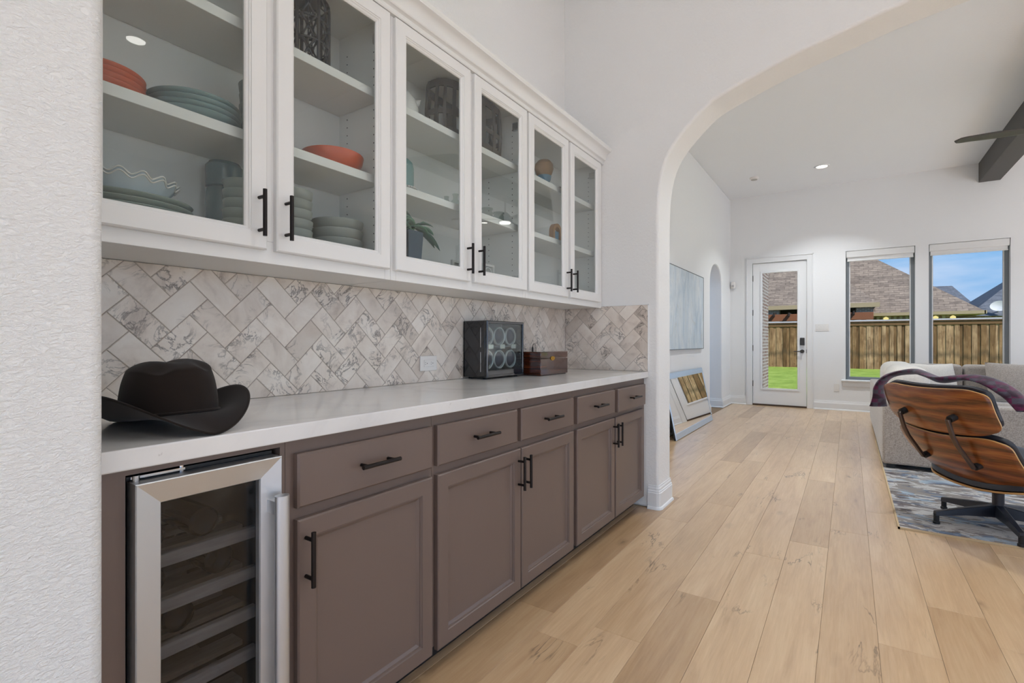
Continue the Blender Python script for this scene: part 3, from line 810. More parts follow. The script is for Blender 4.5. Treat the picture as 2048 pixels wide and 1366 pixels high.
# bottles lying on the cooler shelves, bases to the glass
def wine_bottle(y, z, label):
    tb = thing('wine_bottle', label, 'bottle', (-1.4, y, z-.0335), group='bottles lying in the wine cooler')
    pr = [(.0005,.014),(.022,.008),(.027,0),(.0325,.003),(.0335,.010),(.0335,.17),(.027,.20),(.016,.225),(.0145,.29),(.0005,.29)]
    mb = MB().lathe(pr, 28); mb.v = [(XD-.10-p[2], y+p[0], z+p[1]) for p in mb.v]
    obj('glass_body', mb, 'bottle_glass', tb)
    return tb
g = NG('bottle_glass'); g.bsdf(hexc('#12150f'), 0.12, spec=0.4)
for y, z, lb in ((.444, .705, 'dark wine bottle on the uppermost cooler shelf near the hinge side'), (.555, .705, 'dark wine bottle on the uppermost cooler shelf towards the handle'), (.444, .608, 'dark wine bottle on the second cooler shelf near the hinge side'), (.588, .608, 'dark wine bottle on the second cooler shelf towards the handle'), (.502, .512, 'dark wine bottle alone on the third cooler shelf')):
    wine_bottle(y, z-.0025, lb)

# worktop
wt = obj('worktop', MB().box(WX+.001, -1.117, YN+.001, YR-.001, CB, CT), 'quartz', bevel=.003, seg=3)
tag(wt, 'long white quartz worktop over the base cabinets', 'countertop')

# ================================================================== herringbone backsplash
TW = .0762; GR = .0024; TH = .009
def clip(poly, a, b, c):           # keep a*x+b*y<=c
    out = []
    for i in range(len(poly)):
        p, q = poly[i], poly[(i+1) % len(poly)]
        dp, dq = a*p[0]+b*p[1]-c, a*q[0]+b*q[1]-c
        if dp <= 0: out.append(p)
        if dp*dq < 0:
            t = dp/(dp-dq); out.append((p[0]+(q[0]-p[0])*t, p[1]+(q[1]-p[1])*t))
    return out
def area(p): return .5*sum(p[i][0]*p[(i+1)%len(p)][1]-p[(i+1)%len(p)][0]*p[i][1] for i in range(len(p)))
tcache = {}
def tile_mesh(poly, facing, full):
    if full is not None and (facing, full) in tcache: return tcache[(facing, full)]
    n = len(poly); r = min(sqrt(p[0]**2+p[1]**2) for p in poly); s = max(.6, 1-.0012/max(r*.6, .002))
    vs = []
    for h, sc in ((0, 1), (TH-.001, 1), (TH, s)):
        for (p, q) in poly:
            vs.append((h, p*sc, q*sc) if facing == 'x' else (p*sc, -h, q*sc))
    fs = [tuple(2*n+i for i in range(n))] + [(l*n+i, l*n+(i+1)%n, (l+1)*n+(i+1)%n, (l+1)*n+i) for l in (0, 1) for i in range(n)]
    me = MB().add(vs, fs).mesh('tile', smooth=0); me.materials.append(M['marble_tile'])
    if full is not None: tcache[(facing, full)] = me
    return me
def herringbone(parent, facing, plane, a0, a1, b0, b1, ref, holes=()):
    k = TW/sqrt(2); w = GR/2; px, pz = world_loc(parent), None
    for i in range(-40, 60):
        for j in range(-16, 16):
            # lattice: vertical step 2k... (w*sqrt2), horizontal 2*sqrt2*w
            ox = ref[0] + i*2*sqrt(2)*TW; oz = ref[1] + j*sqrt(2)*TW
            for ty in (0, 1):
                if ty == 0:   # '\' tile, left corner at (ox,oz): long axis down-right
                    L = (ox, oz); u = (1/sqrt(2), -1/sqrt(2)); v = (1/sqrt(2), 1/sqrt(2))
                else:         # '/' tile, left corner where the '\' tile ends
                    L = (ox + 2*k, oz - 2*k); u = (1/sqrt(2), 1/sqrt(2)); v = (1/sqrt(2), -1/sqrt(2))
                c4 = []
                for s, t in ((w, w), (2*TW-w, w), (2*TW-w, TW-w), (w, TW-w)):
                    c4.append((L[0]+u[0]*s+v[0]*t, L[1]+u[1]*s+v[1]*t))
                if max(p[0] for p in c4) < a0 or min(p[0] for p in c4) > a1 or max(p[1] for p in c4) < b0 or min(p[1] for p in c4) > b1: continue
                p = c4
                for cl in ((-1,0,-a0), (1,0,a1), (0,-1,-b0), (0,1,b1)): p = clip(p, *cl) if p else p
                if len(p) < 3 or abs(area(p)) < 2e-5: continue
                cx = sum(q[0] for q in p)/len(p); cz = sum(q[1] for q in p)/len(p)
                full = ty if abs(abs(area(p))-(2*TW-GR)*(TW-GR)) < 1e-7 else None
                me = tile_mesh([(q[0]-cx, q[1]-cz) for q in p], facing, full)
                o = bpy.data.objects.new('tile', me); COL.objects.link(o); o.parent = parent
                wl_ = world_loc(parent)
                pos = Vector((plane, cx, cz)) if facing == 'x' else Vector((cx, plane, cz))
                o.location = pos - wl_
UB = 1.35
bs = obj('backsplash', MB().box(WX+.0005, WX+.0105, YN+.001, YR-.0005, CT+.0005, UB-.001), 'grout', loc=(WX, 1.8, CT))
tag(bs, 'beige veined marble herringbone backsplash along the worktop', 'backsplash')
herringbone(bs, 'x', WX+.003, YN+.002, YR-.013, CT+.001, UB-.001, (.7457, 1.3076))
b2 = obj('backsplash', MB().box(WX+.011, -1.117, YR-.0105, YR-.0005, CT+.0005, 1.362), 'grout', loc=(-1.4, YR, CT))
tag(b2, 'marble herringbone backsplash return on the arch pier', 'backsplash')
herringbone(b2, 'y', YR-.003, WX+.013, -1.118, CT+.001, 1.361, (-1.4315, 1.308))
obj('edge_trim', MB().box(-1.1178, -1.1145, YR-.013, YR, CT+.001, 1.365).box(-1.46, -1.1145, YR-.013, YR, 1.3615, 1.365), 'trim_white', b2)

def outlet(y, z, label):
    x = WX+.0125; t = thing('backsplash_outlet', label, 'outlet', (x, y, z-.04))
    obj('cover_plate', MB().box(x, x+.006, y-.059, y+.059, z-.037, z+.037), 'white_plastic', t, bevel=.002)
    rc = MB().box(x+.005, x+.008, y-.034, y+.034, z-.017, z+.017); r = obj('receptacle', rc, 'white_plastic', t, bevel=.001)
    sl = MB()
    for s in (-.020, .020):
        sl.box(x+.0078, x+.0085, y+s-.007, y+s-.003, z+.004, z+.006).box(x+.0078, x+.0085, y+s-.007, y+s-.003, z-.006, z-.004).tube([(x+.0078, y+s+.007, z), (x+.0086, y+s+.007, z)], .0022, 8)
    obj('slots', sl, 'slot_dark', r)
p = at(856, 727, X=WX+.013); outlet(p.y, p.z, 'white horizontal outlet on the backsplash near the watch winder')
p = at(292, 752, X=WX+.013); outlet(p.y+.03, p.z, 'white outlet on the backsplash half hidden behind the hat')

# ================================================================== wall cabinets with glass doors
UF, UD = -1.455, -1.435; UT = 2.372
SH = (2.068, 1.744); FL = 1.405
def wall_cab(y0, y1, c, label, endfill=0):
    t = thing('wall_cabinet', label, 'cabinet', ((WX+UF)/2, (y0+y1)/2, UB), group='white glass-door wall cabinets')
    s = .016; b = MB(); x0, x1 = WX+.002, UF-.019
    b.box(x0, x1, y0+.0005, y0+s, UB+.001, UT).box(x0, x1, y1-s, y1-.0005, UB+.001, UT).box(x0, x1, y0+s, y1-s, UT-.018, UT).box(x0, x0+.010, y0+s, y1-s, FL-.018, UT-.018)
    b.box(x0, x1, y0+s, y1-s, FL-.018, FL)
    obj('carcass', b, 'cabinet_white_inside', t)
    obj('bottom_panel', MB().box(x0, x1, y0+s, y1-s, UB+.0, UB+.014), 'cabinet_white', t)
    f = MB(); xa, xb = UF-.019, UF
    f.box(xa, xb, y0+.0005, y0+.028, UB, UT).box(xa, xb, y1-.028, y1-.0005, UB, UT).box(xa, xb, y0+.028, y1-.028, UB, FL+.012).box(xa, xb, y0+.028, y1-.028, UT-.045, UT)
    f.box(xa, xb, c-.022, c+.022, FL+.012, UT-.045)
    if endfill: f.box(xa, xb, y1, y1+endfill, UB, UT)
    obj('face_frame', f, 'cabinet_white', t, bevel=.0015)
    for z in SH: obj('shelf', MB().box(x0+.012, -1.487, y0+s+.002, y1-s-.002, z-.031, z), 'cabinet_white', t, bevel=.0015)
    ph = MB()
    for yy, d in ((y0+s, 1), (y1-s, -1)):
        for xx in (-1.53, -1.69):
            for k in range(26):
                z = 1.47 + k*.032; ph.tube([(xx, yy, z), (xx, yy+d*.0006, z)], .0028, 8)
    obj('pin_holes', ph, 'slot_dark', t)
    for sgn in (-1, 1):
        a, e = (c-.4705, c-.015) if sgn < 0 else (c+.015, c+.4675)
        x = UD; z0, z1 = 1.388, 2.357
        pr = [(0, x-.02), (0, x-.004), (.004, x), (.048, x), (.049, x-.003), (.053, x-.003), (.055, x-.006), (.060, x-.009), (.063, x-.013), (.063, x-.02)]
        d = obj('door', MB().ringx(a, e, z0, z1, pr, closed=True), 'cabinet_white', t, smooth=20)
        obj('glass_pane', MB().box(x-.017, x-.014, a+.060, e-.060, z0+.060, z1-.060), 'glass_clear', d)
        pull(d, (x, (e-.026) if sgn < 0 else (a+.028), 1.489), True)
        for z in (1.45, 2.28):
            yy = (y0+.018) if sgn < 0 else (y1-.018)
            obj('hinge', MB().box(-1.52, -1.478, yy-.002 if sgn < 0 else yy-.012, yy+.012 if sgn < 0 else yy+.002, z-.02, z+.02), 'chrome', d)
    return t
wall_cab(.3605, 1.325, .842, 'white glass-door wall cabinet above the hat, filled with plates and bowls')
wall_cab(1.325, 2.287, 1.808, 'white glass-door wall cabinet above the backsplash outlet, holding a slatted basket and a plant')
wall_cab(2.287, 3.252, 2.770, 'white glass-door wall cabinet against the arch pier', endfill=.0395)
obj_f = obj('cabinet_filler', MB().box(UF-.019, UF, YN+.001, .360, UB, UT), 'cabinet_white', bevel=.001)
tag(obj_f, 'narrow white filler strip between wall cabinets and near wall', 'filler strip')

# crown moulding along the cabinet tops
cp = [(UF-.02, 2.362), (UF+.016, 2.362), (UF+.019, 2.366), (UF+.019, 2.372), (UF+.014, 2.377), (UF+.017, 2.383), (UF+.024, 2.387), (UF+.030, 2.388), (UF+.033, 2.392)]
for k in range(1, 8):
    q = k/8*pi/2; cp.append((UF+.033 + .032*(1-cos(q)), 2.392 + .044*sin(q)))
cp += [(UF+.065, 2.438), (UF+.071, 2.440), (UF+.071, 2.444), (UF+.074, 2.449), (UF+.077, 2.457), (UF+.075, 2.466), (UF+.068, 2.472), (UF-.02, 2.472)]
mb = MB(); n = len(cp); vs = []
for y in (YN+.001, YR-.001): vs += [(x, y, z) for x, z in cp]
mb.add(vs, [(i, (i+1)%n, n+(i+1)%n, n+i) for i in range(n)] + [tuple(range(n)), tuple(range(2*n-1, n-1, -1))])
mb.box(WX+.001, UF-.02, YN+.001, YR-.001, 2.372, 2.39)
cm = obj('crown_moulding', mb, 'cabinet_white', smooth=25)
tag(cm, 'white crown moulding along the top of the wall cabinets', 'moulding')

# ================================================================== things on the worktop
# black felt hat
HC = Vector((-1.324, .524, CT)); HA = rad(2); ZB = .028; HTILT = .10
def hat_xy(x, y): return (HC.x + x*cos(HA) - y*sin(HA), HC.y + x*sin(HA) + y*cos(HA))
t = thing('cowboy_hat', 'black felt cowboy hat on the worktop', 'hat', HC)
def crown(u, v):
    a = 2*pi*u; s = v
    lx, ly = .108, .097
    if s < .62:
        q = s/.62; sc = 1 - .15*q**2.2; z = ZB + .108*q
    else:
        q = (s-.62)/.38; sc = .85*cos(q*pi/2)**.75; z = ZB + .108 + .026*sin(q*pi/2)
    x = lx*sc*cos(a); y = ly*sc*sin(a)
    top = max(0, (s-.45)/.55)
    z -= .014*math.exp(-((y+.004)/.022)**2)*min(1, top*1.8)*(.55+.45*min(1, max(0, (.06-x)/.1)))
    pinch = math.exp(-((x-.070)/.032)**2)*math.exp(-((abs(y)-.050)/.026)**2)*min(1, top*1.5)
    z -= .020*pinch
    X, Y = hat_xy(x, y); return (X, Y, CT+z+HTILT*x*(1-.75*min(1, s/.62)) - .13*max(0, HC.y-.01-Y)*min(1, top*2))
obj('crown', MB().grid(crown, 64, 34, closeu=True), 'felt', t, smooth=80)
def brim(u, v):
    a = 2*pi*u; s = v
    sa = abs(sin(a)); rc = (.107*cos(a), .096*sin(a)); re = (.1996*cos(a), .154*sin(a))
    x = rc[0]+(re[0]-rc[0])*s; y = rc[1]+(re[1]-rc[1])*s
    z = ZB + .060*sa**(1.6 if sin(a) > 0 else 1.15)*s**1.7 - (.046 if cos(a) > 0 else .022)*abs(cos(a))**2.2*s**1.2 + HTILT*x
    X, Y = hat_xy(x, y); return (X, Y, CT+max(.0030, z))
obj('brim', MB().grid(brim, 96, 18, closeu=True), 'felt', t, smooth=80, solid=.004)
hb = [(.1095*cos(2*pi*k/48), .0985*sin(2*pi*k/48)) for k in range(49)]
obj('hat_band', MB().tube([(*hat_xy(x, y), CT+ZB+HTILT*x+.006) for x, y in hb], .003, 8, cap=False), 'felt', t)

# watch winder cabinet
g = NG('winder_lining'); g.bsdf(hexc('#8f8f9d'), 0.35)
wx1 = -1.585; wy0, wy1 = 2.098, 2.455; wz0, wz1 = CT+.010, 1.226; wx0 = -1.733
t = thing('watch_winder', 'black lacquered six-watch winder cabinet with glass front', 'watch winder', ((wx0+wx1)/2, (wy0+wy1)/2, CT))
th = .016
b = MB().box(wx0, wx0+.012, wy0, wy1, wz0, wz1).box(wx0, wx1, wy0, wy0+th, wz0, wz1).box(wx0, wx1, wy1-th, wy1, wz0, wz1).box(wx0, wx1, wy0+th, wy1-th, wz1-th, wz1).box(wx0, wx1, wy0+th, wy1-th, wz0, wz0+.034)
obj('case', b, 'black_gloss', t, bevel=.004)
for yy in (wy0+.03, wy1-.03):
    for xx in (wx0+.025, wx1-.025): obj('foot', MB().lathe([(.010,0),(.010,.010)], 14, (xx, yy, CT)), 'rubber', t)
dd = obj('glass_door', MB().ringx(wy0, wy1, wz0, wz1, [(0, wx1+.001), (0, wx1+.010), (.004, wx1+.014), (.012, wx1+.014), (.014, wx1+.011), (.014, wx1+.001)], closed=True), 'black_gloss', t, smooth=20)
obj('glass_pane', MB().box(wx1+.005, wx1+.008, wy0+.013, wy1-.013, wz0+.036, wz1-.013), 'glass_grey', dd)
obj('lower_rail', MB().box(wx1+.001, wx1+.012, wy0+.013, wy1-.013, wz0+.010, wz0+.037), 'black_gloss', dd)
obj('hinge_strip', MB().box(wx1-.032, wx1-.028, wy0-.0006, wy0, wz0+.03, wz0+.135).box(wx1-.032, wx1-.028, wy0-.0006, wy0, wz0+.16, wz0+.265), 'chrome', t)
obj('lining', MB().box(wx0+.012, wx0+.016, wy0+th, wy1-th, wz0+.034, wz1-th).box(wx0+.016, wx1-.03, wy0+th, wy1-th, wz0+.161, wz0+.167), 'winder_lining', t)
for r_ in (0, 1):
    for c_ in range(3):
        yc = wy0+.068+c_*.111; zc = wz0+.092+r_*.128
        rt = MB().lathe([(.046,0),(.052,.004),(.053,.012),(.050,.016),(.045,.014),(.043,.004)], 40); rt.v = [(wx1-.048+p[2], yc+p[0], zc+p[1]) for p in rt.v]
        ro = obj('rotor_ring', rt, 'ring_silver', t)
        cu = MB().lathe([(.042,0),(.042,.006),(.030,.020),(.018,.026),(.0005,.027)], 28); cu.v = [(wx1-.050+p[2], yc+p[0], zc+p[1]) for p in cu.v]
        obj('watch_cushion', cu, 'cushion_violet', ro)
for k in range(3):
    yc = wy0+.068+k*.111
    obj('control_knobs', MB().box(wx1-.018, wx1-.012, yc-.024, yc+.024, wz0+.150, wz0+.176), 'chrome', t, bevel=.002)

# lacquered keepsake box with a cable end on it
bx0, bx1 = -1.725, -1.478; by0, by1 = 2.488, 2.822; bz1 = CT+.141
t = thing('wooden_box', 'dark red-brown lacquered wooden box with brass latch', 'box', ((bx0+bx1)/2, (by0+by1)/2, CT))
obj('body', MB().box(bx0, bx1, by0, by1, CT+.003, CT+.100), 'ebony_lacquer', t, bevel=.003)
obj('lid', MB().box(bx0, bx1, by0, by1, CT+.102, bz1), 'ebony_lacquer', t, bevel=.004)
obj('base_pad', MB().box(bx0+.01, bx1-.01, by0+.01, by1-.01, CT, CT+.004), 'rubber', t)
la = MB()
for dy in (-.014, 0, .014): 
    q = MB().lathe([(.004,0),(.009,0),(.009,.004),(.004,.004)], 20); q.v = [(bx1+p[2], (by0+by1)/2-.03+dy+p[0], CT+.101+p[1]) for p in q.v]; la.add(q.v, q.f)
la.box(bx1, bx1+.003, (by0+by1)/2-.042, (by0+by1)/2-.018, CT+.088, CT+.112)
obj('latch', la, 'brass', t)
t = thing('charging_cable', 'short black cable end curling above the wooden box', 'cable', (bx0+.08, 2.70, bz1))
p0 = Vector((bx0+.08, 2.67, bz1))
obj('plug', MB().tube([p0+Vector((0,0,.0)), p0+Vector((0,0,.020)), p0+Vector((0,0,.028))], [.005,.005,.003], 10), 'rubber', t)
obj('cord', MB().tube([p0+Vector((0,.001*k,0))+Vector((0, .014*(1-cos(pi*k/12)), .026+.020*sin(pi*k/12))) if k <= 12 else p0+Vector((0,.040,.026-.0065*(k-12))) for k in range(17)], .0014, 8), 'rubber', t)

# ================================================================== things in the wall cabinets
def crockery(name, mb, mat, label, cat, base, group=None, smooth=40, **k):
    o = obj(name, mb, mat, loc=base, smooth=smooth, **k); return tag(o, label, cat, group)
def plate_prof(R, h=.018, t=.004):
    return [(.0005,0),(R*.60,0),(R*.66,.003),(R*.90,h*.5),(R*.985,h*.80),(R,h*.95),(R-.002,h+.001),(R*.90,h*.66),(R*.66,.0035+t),(.0005,.002+t)]
def bowl_prof(R, h, t=.005, foot=.5):
    return [(.0005,.002),(R*foot,.0),(R*foot+.003,.004),(R*.80,h*.30),(R*.95,h*.62),(R,h),(R-.001,h+.002),(R-t,h),(R*.95-t,h*.62),(R*.78-t,h*.32),(R*foot-.004,.010),(.0005,.009)]
def stack(name, prof, n, dz, c, mat, label, cat, group, sx=1, sy=1, jit=.002):
    for k in range(n):
        b = Vector((c[0]+random.uniform(-jit, jit), c[1]+random.uniform(-jit, jit), c[2]+k*dz))
        crockery(name, MB().lathe(prof, 48, b, sx, sy), mat, label, cat, b, group)
Z0, Z1, Z2 = FL+.0005, SH[1]+.0005, SH[0]+.0005
# middle shelf, first cabinet
stack('salad_plate', plate_prof(.098, .026), 4, .0135, (-1.612, .478, Z1), 'coral', 'coral red plate in the stack on the middle shelf', 'plate', 'coral plates')
stack('dinner_plate', plate_prof(.122, .024), 4, .0150, (-1.610, .705, Z1), 'plate_teal', 'blue-green dinner plate in the stack on the middle shelf', 'plate', 'blue-green plates')
stack('soup_bowl', bowl_prof(.062, .062), 5, .036, (-1.615, .905, Z1), 'mug_teal', 'dark blue-grey bowl in the tall stack on the middle shelf', 'bowl', 'dark stacked bowls')
b = Vector((-1.605, 1.178, Z1))
crockery('serving_bowl', MB().lathe(bowl_prof(.112, .062, .005, .6), 56, b), 'coral', 'wide coral serving bowl on the middle shelf', 'bowl', b)
# bottom, first cabinet
stack('oval_platter', plate_prof(.15, .028), 5, .0155, (-1.60, .540, Z0), 'plate_sage', 'grey-green oval platter in the stack on the cabinet floor', 'platter', 'grey-green platters', .76, 1.0)
for k in range(2):
    b = Vector((-1.600, .522, Z0+.068+k*.009)); hh = .062
    pr = [(.0005,.001),(.075,0),(.083,.006),(.104,.040),(.124,hh),(.126,hh+.002),(.121,hh),(.101,.042),(.079,.010),(.0005,.007)]
    def fn(p, a, r, z, i):
        q = max(0, (z-.02)/.04); s = 1+.035*q*sin(a*16)
        return (b.x+(p[0]-b.x)*s, b.y+(p[1]-b.y)*s, p[2]+.006*q*sin(a*16))
    rd = crockery('ruffled_dish', MB().lathe(pr, 192, b, .78, 1, fn=fn), 'ruffle_white', 'pale blue-white dish with a ruffled rim stacked on platters', 'dish', b, 'ruffled dishes')
    obj('rim', MB().tube([fn((b.x+.125*.78*cos(q), b.y+.125*sin(q), b.z+hh+.001), q, .125, hh, 5) for q in [2*pi*j/192 for j in range(193)]], .0022, 6, cap=False), 'ceramic_white', rd)
stack('pasta_bowl', bowl_prof(.056, .048), 6, .030, (-1.552, .815, Z0), 'plate_sage', 'sage green bowl in the stack before the teal canister', 'bowl', 'sage bowls')
b = Vector((-1.672, .818, Z0))
t = thing('glass_canister', 'teal glass canister pair standing behind the sage bowls', 'canister', b)
obj('jar', MB().lathe([(.0005,0),(.050,0),(.053,.006),(.053,.190),(.050,.198),(.0005,.198)], 40, b), 'teal_canister', t)
obj('lid', MB().lathe([(.050,.199),(.053,.203),(.053,.270),(.046,.281),(.0005,.283)], 40, b), 'teal_canister', t)
stack('cereal_bowl', bowl_prof(.072, .056), 6, .034, (-1.605, 1.008, Z0), 'plate_grey', 'grey bowl in the tall stack beside the low grey bowls', 'bowl', 'tall stack of grey bowls')
stack('low_bowl', bowl_prof(.094, .050, .005, .62), 4, .036, (-1.605, 1.198, Z0), 'plate_grey', 'wide low grey bowl in the stack by the cabinet partition', 'bowl', 'low grey bowls')
# pierced black lantern
b = Vector((-1.605, 1.062, Z2)); R = .080; H = .262
t = thing('pierced_lantern', 'black pierced ceramic lantern on the top shelf', 'lantern', b)
mb = MB(); nA, nB = 7, 3
def lat(a, z):
    rr_ = R if z < H-.03 else R-.03*(1-sqrt(max(0, 1-((z-H+.03)/.03)**2)))
    return (b.x+rr_*cos(a), b.y+rr_*sin(a), b.z+z)
for k in range(nA*2):
    a = 2*pi*k/(nA*2)
    mb.tube([lat(a, z*H/20) for z in range(21)], .0062 if k % 2 == 0 else .0022, 8)
for j in range(nB+1):
    z = .012+j*(H-.03)/nB; mb.tube([lat(2*pi*k/48, z) for k in range(49)], .007 if j in (0, nB) else .004, 8, cap=False)
for j in range(nB):
    zc = .012+(j+.5)*(H-.03)/nB; hz = (H-.03)/nB/2
    for k in range(nA):
        ac_ = 2*pi*(k+.5)/nA
        for m_ in range(4):
            ph = pi/4+m_*pi/2
            mb.tube([lat(ac_+cos(ph)*q*.36, zc+sin(ph)*q*hz*1.25) for q in (.1, .4, .7, 1.0)], [.006, .003, .004, .007], 8)
obj('pierced_wall', mb, 'ceramic_pierced', t)
obj('base_disc', MB().lathe([(.0005,0),(R,0),(R,.008),(.0005,.008)], 40, b), 'ceramic_pierced', t)
obj('top_ring', MB().lathe([(R-.036,H-.002),(R-.022,H+.002),(R-.022,H-.006),(R-.036,H-.006)], 40, b), 'ceramic_pierced', t)

# second cabinet, top shelf: white pig-shaped teapot and slatted basket
b = Vector((-1.605, 1.535, Z2))
t = thing('animal_figurine', 'white glazed animal figurine with pointed ear on the top shelf', 'figurine', b)
obj('body', MB().lathe([(.0005,0),(.040,.002),(.060,.030),(.064,.062),(.052,.100),(.028,.128),(.0005,.137)], 36, b, .9, 1.15), 'ceramic_white', t)
e0 = b+Vector((0, .052, .088))
obj('ear', MB().tube([e0, e0+Vector((.004, .030, .024)), e0+Vector((.006, .052, .046))], [.020, .013, .001], 14), 'ceramic_white', t)
obj('ear', MB().tube([b+Vector((0,-.04,.10)), b+Vector((.004,-.055,.135)), b+Vector((.005,-.060,.150))], [.018, .010, .001], 14), 'ceramic_white', t)
BA = Vector((-1.615, 1.975, Z2)); ba, bb, bh = .255, .100, .272
t = thing('slatted_basket', 'dark oval slatted wooden basket on the top shelf', 'basket', BA)
def rim(a, z):
    fl = 1.0 - .10*abs(z/bh-.5)
    c_, s_ = cos(a), sin(a)
    return (BA.x + bb*fl*abs(c_)**.7*(1 if c_ > 0 else -1), BA.y + ba*fl*abs(s_)**.7*(1 if s_ > 0 else -1), BA.z + z)
for z, w_ in ((.024, .024), (.118, .012), (bh-.018, .018)):
    mb = MB(); N = 64; vs = []
    for k in range(N):
        a = 2*pi*k/N
        for dz, sc in ((-w_, 0), (w_, 0), (w_, .006), (-w_, .006)):
            p = rim(a, min(max(z+dz, 0), bh)); vs.append((p[0]-sc*cos(a), p[1]-sc*sin(a), p[2]))
    mb.add(vs, [(k*4+i, k*4+(i+1)%4, ((k+1)%N)*4+(i+1)%4, ((k+1)%N)*4+i) for k in range(N) for i in range(4)])
    obj('band', mb, 'basket_dark', t)
for k in range(18):
    a = 2*pi*k/18; mb = MB(); vs = []
    for z in [bh*q/10 for q in range(11)]:
        for da, sc in ((-.062, .004), (.062, .004), (.062, -.002), (-.062, -.002)):
            p = rim(a+da, z); vs.append((p[0]-sc*cos(a), p[1]-sc*sin(a), p[2]))
    mb.add(vs, [(j*4+i, j*4+(i+1)%4, (j+1)*4+(i+1)%4, (j+1)*4+i) for j in range(10) for i in range(4)])
    obj('slat', mb, 'basket_dark', t)
obj('base_board', MB().prism([rim(2*pi*k/40, 0)[:2] for k in range(40)], 'z', BA.z, BA.z+.006), 'basket_dark', t)

# second cabinet, middle shelf
b = Vector((-1.590, 1.520, Z1))
t = thing('cake_stand', 'small white beaded stand on the middle shelf', 'cake stand', b)
obj('stand_plate', MB().lathe([(.0005,0),(.030,0),(.032,.004),(.020,.010),(.018,.016),(.058,.022),(.060,.028),(.0005,.026)], 40, b), 'ceramic_white', t)
bd_ = MB()
for k in range(30):
    a = 2*pi*k/30; bd_.lathe([(.0005,-.004),(.0035,-.002),(.0035,.002),(.0005,.004)], 8, (b.x+.061*cos(a), b.y+.061*sin(a), b.z+.024))
obj('beading', bd_, 'ceramic_white', t)
c = b+Vector((0,0,.0285))
t = thing('glass_cloche', 'teal glass cloche standing on the white beaded stand', 'cloche', c)
obj('dome', MB().lathe([(.046,0),(.046,.085),(.040,.108),(.025,.124),(.0005,.130)], 36, c), 'glass_teal', t)
obj('knob', MB().lathe([(.004,.131),(.010,.138),(.010,.144),(.0005,.150)], 20, c), 'brass', t)
def bottle(u, v, R, h, mat, label, cat='bottle', nk=.5, X=-1.585):
    p = at(u, v, X=X); b = Vector((X, p.y, Z1))
    t = thing('glass_bottle', label, cat, b)
    obj('body', MB().lathe([(.0005,0),(R,0),(R+.001,.004),(R,h*.45),(R*.9,h*.56),(R*nk,h*.70),(R*nk*.95,h*.88),(R*nk*1.2,h*.97),(R*nk*1.2,h),(R*nk*.9,h),(.0005,h*.96)], 28, b), mat, t)
    return t, b
bottle(893, 400, .021, .058, 'glass_grey', 'short grey-green glass bottle beside the taller one on the middle shelf')
bottle(911, 400, .025, .085, 'glass_grey', 'tall-necked grey-green glass bottle on the middle shelf')
bottle(931, 400, .024, .070, 'glass_teal', 'teal glass bottle behind the door stile on the middle shelf')
for u, lb in ((974, 'ribbed glass jar with pale blue base next to the bottles'), (997, 'ribbed glass jar near the cabinet partition')):
    p = at(u, 420, X=-1.59); b = Vector((-1.59, p.y, Z1)); t = thing('ribbed_jar', lb, 'jar', b)
    obj('ribbed_base', MB().lathe([(.0005,0),(.034,0),(.036,.003),(.036,.030),(.0005,.030)], 60, b, fn=lambda p_, a, r, z, i: (b.x+(p_[0]-b.x)*(1+.05*cos(a*20)), b.y+(p_[1]-b.y)*(1+.05*cos(a*20)), p_[2])), 'glass_teal' if u == 974 else 'glass_grey', t)
    obj('upper_body', MB().lathe([(.030,.030),(.029,.055),(.024,.062),(.024,.066),(.032,.068),(.032,.074),(.0005,.074)], 32, b), 'glass_grey', t)
# second cabinet, floor
b = Vector((-1.585, 1.548, Z0))
t = thing('potted_plant', 'leafy green plant in a tall navy square pot', 'plant', b)
mb = MB(); s0, s1 = .036, .046
mb.add([(b.x-s0,b.y-s0,b.z),(b.x+s0,b.y-s0,b.z),(b.x+s0,b.y+s0,b.z),(b.x-s0,b.y+s0,b.z),(b.x-s1,b.y-s1,b.z+.185),(b.x+s1,b.y-s1,b.z+.185),(b.x+s1,b.y+s1,b.z+.185),(b.x-s1,b.y+s1,b.z+.185)], [(0,3,2,1),(4,5,6,7),(0,1,5,4),(1,2,6,5),(2,3,7,6),(3,0,4,7)])
obj('pot', mb, 'pot_navy', t, bevel=.004)
rl = random.Random(5)
def leaf(base, d, L, w, droop):
    d = Vector(d).normalized(); sd_ = d.cross(Vector((0,0,1))); sd_ = sd_.normalized() if sd_.length > .01 else Vector((1,0,0))
    def f_(u, v):
        wd = w*sin(pi*min(1, u*.92+.08))**.8
        p = base + d*L*u + Vector((0,0,-droop*L*u*u)) + sd_*(v-.5)*2*wd + Vector((0,0,.25*wd*abs(v-.5)*2))
        return tuple(p)
    return MB().grid(f_, 8, 4)
for k in range(17):
    a = rl.uniform(0, 2*pi); el = rl.uniform(.15, 1.1); h0 = b+Vector((rl.uniform(-.02,.02), rl.uniform(-.02,.02), .185+rl.uniform(0, .05)))
    d = Vector((cos(a)*cos(el)*.6, sin(a)*cos(el), sin(el)))
    obj('leaf', leaf(h0, d, rl.uniform(.07, .115), .022, rl.uniform(.2, .7)), 'leaf' if k % 3 else 'leaf_dark', t, solid=.0015)
for a, L in ((1.35, .15), (1.75, .13), (1.15, .12)):
    obj('leaf', leaf(b+Vector((.02, .02, .20)), (.25*cos(a), sin(a), -.05), L, .019, .45), 'leaf_dark', t, solid=.0015)
b = Vector((-1.57, 1.668, Z0))
crockery('trinket_dish', MB().lathe([(.0005,0),(.026,0),(.029,.010),(.027,.030),(.014,.040),(.0005,.041)], 28, b), 'ceramic_black', 'small black lidded trinket pot beside the plant', 'trinket pot', b)
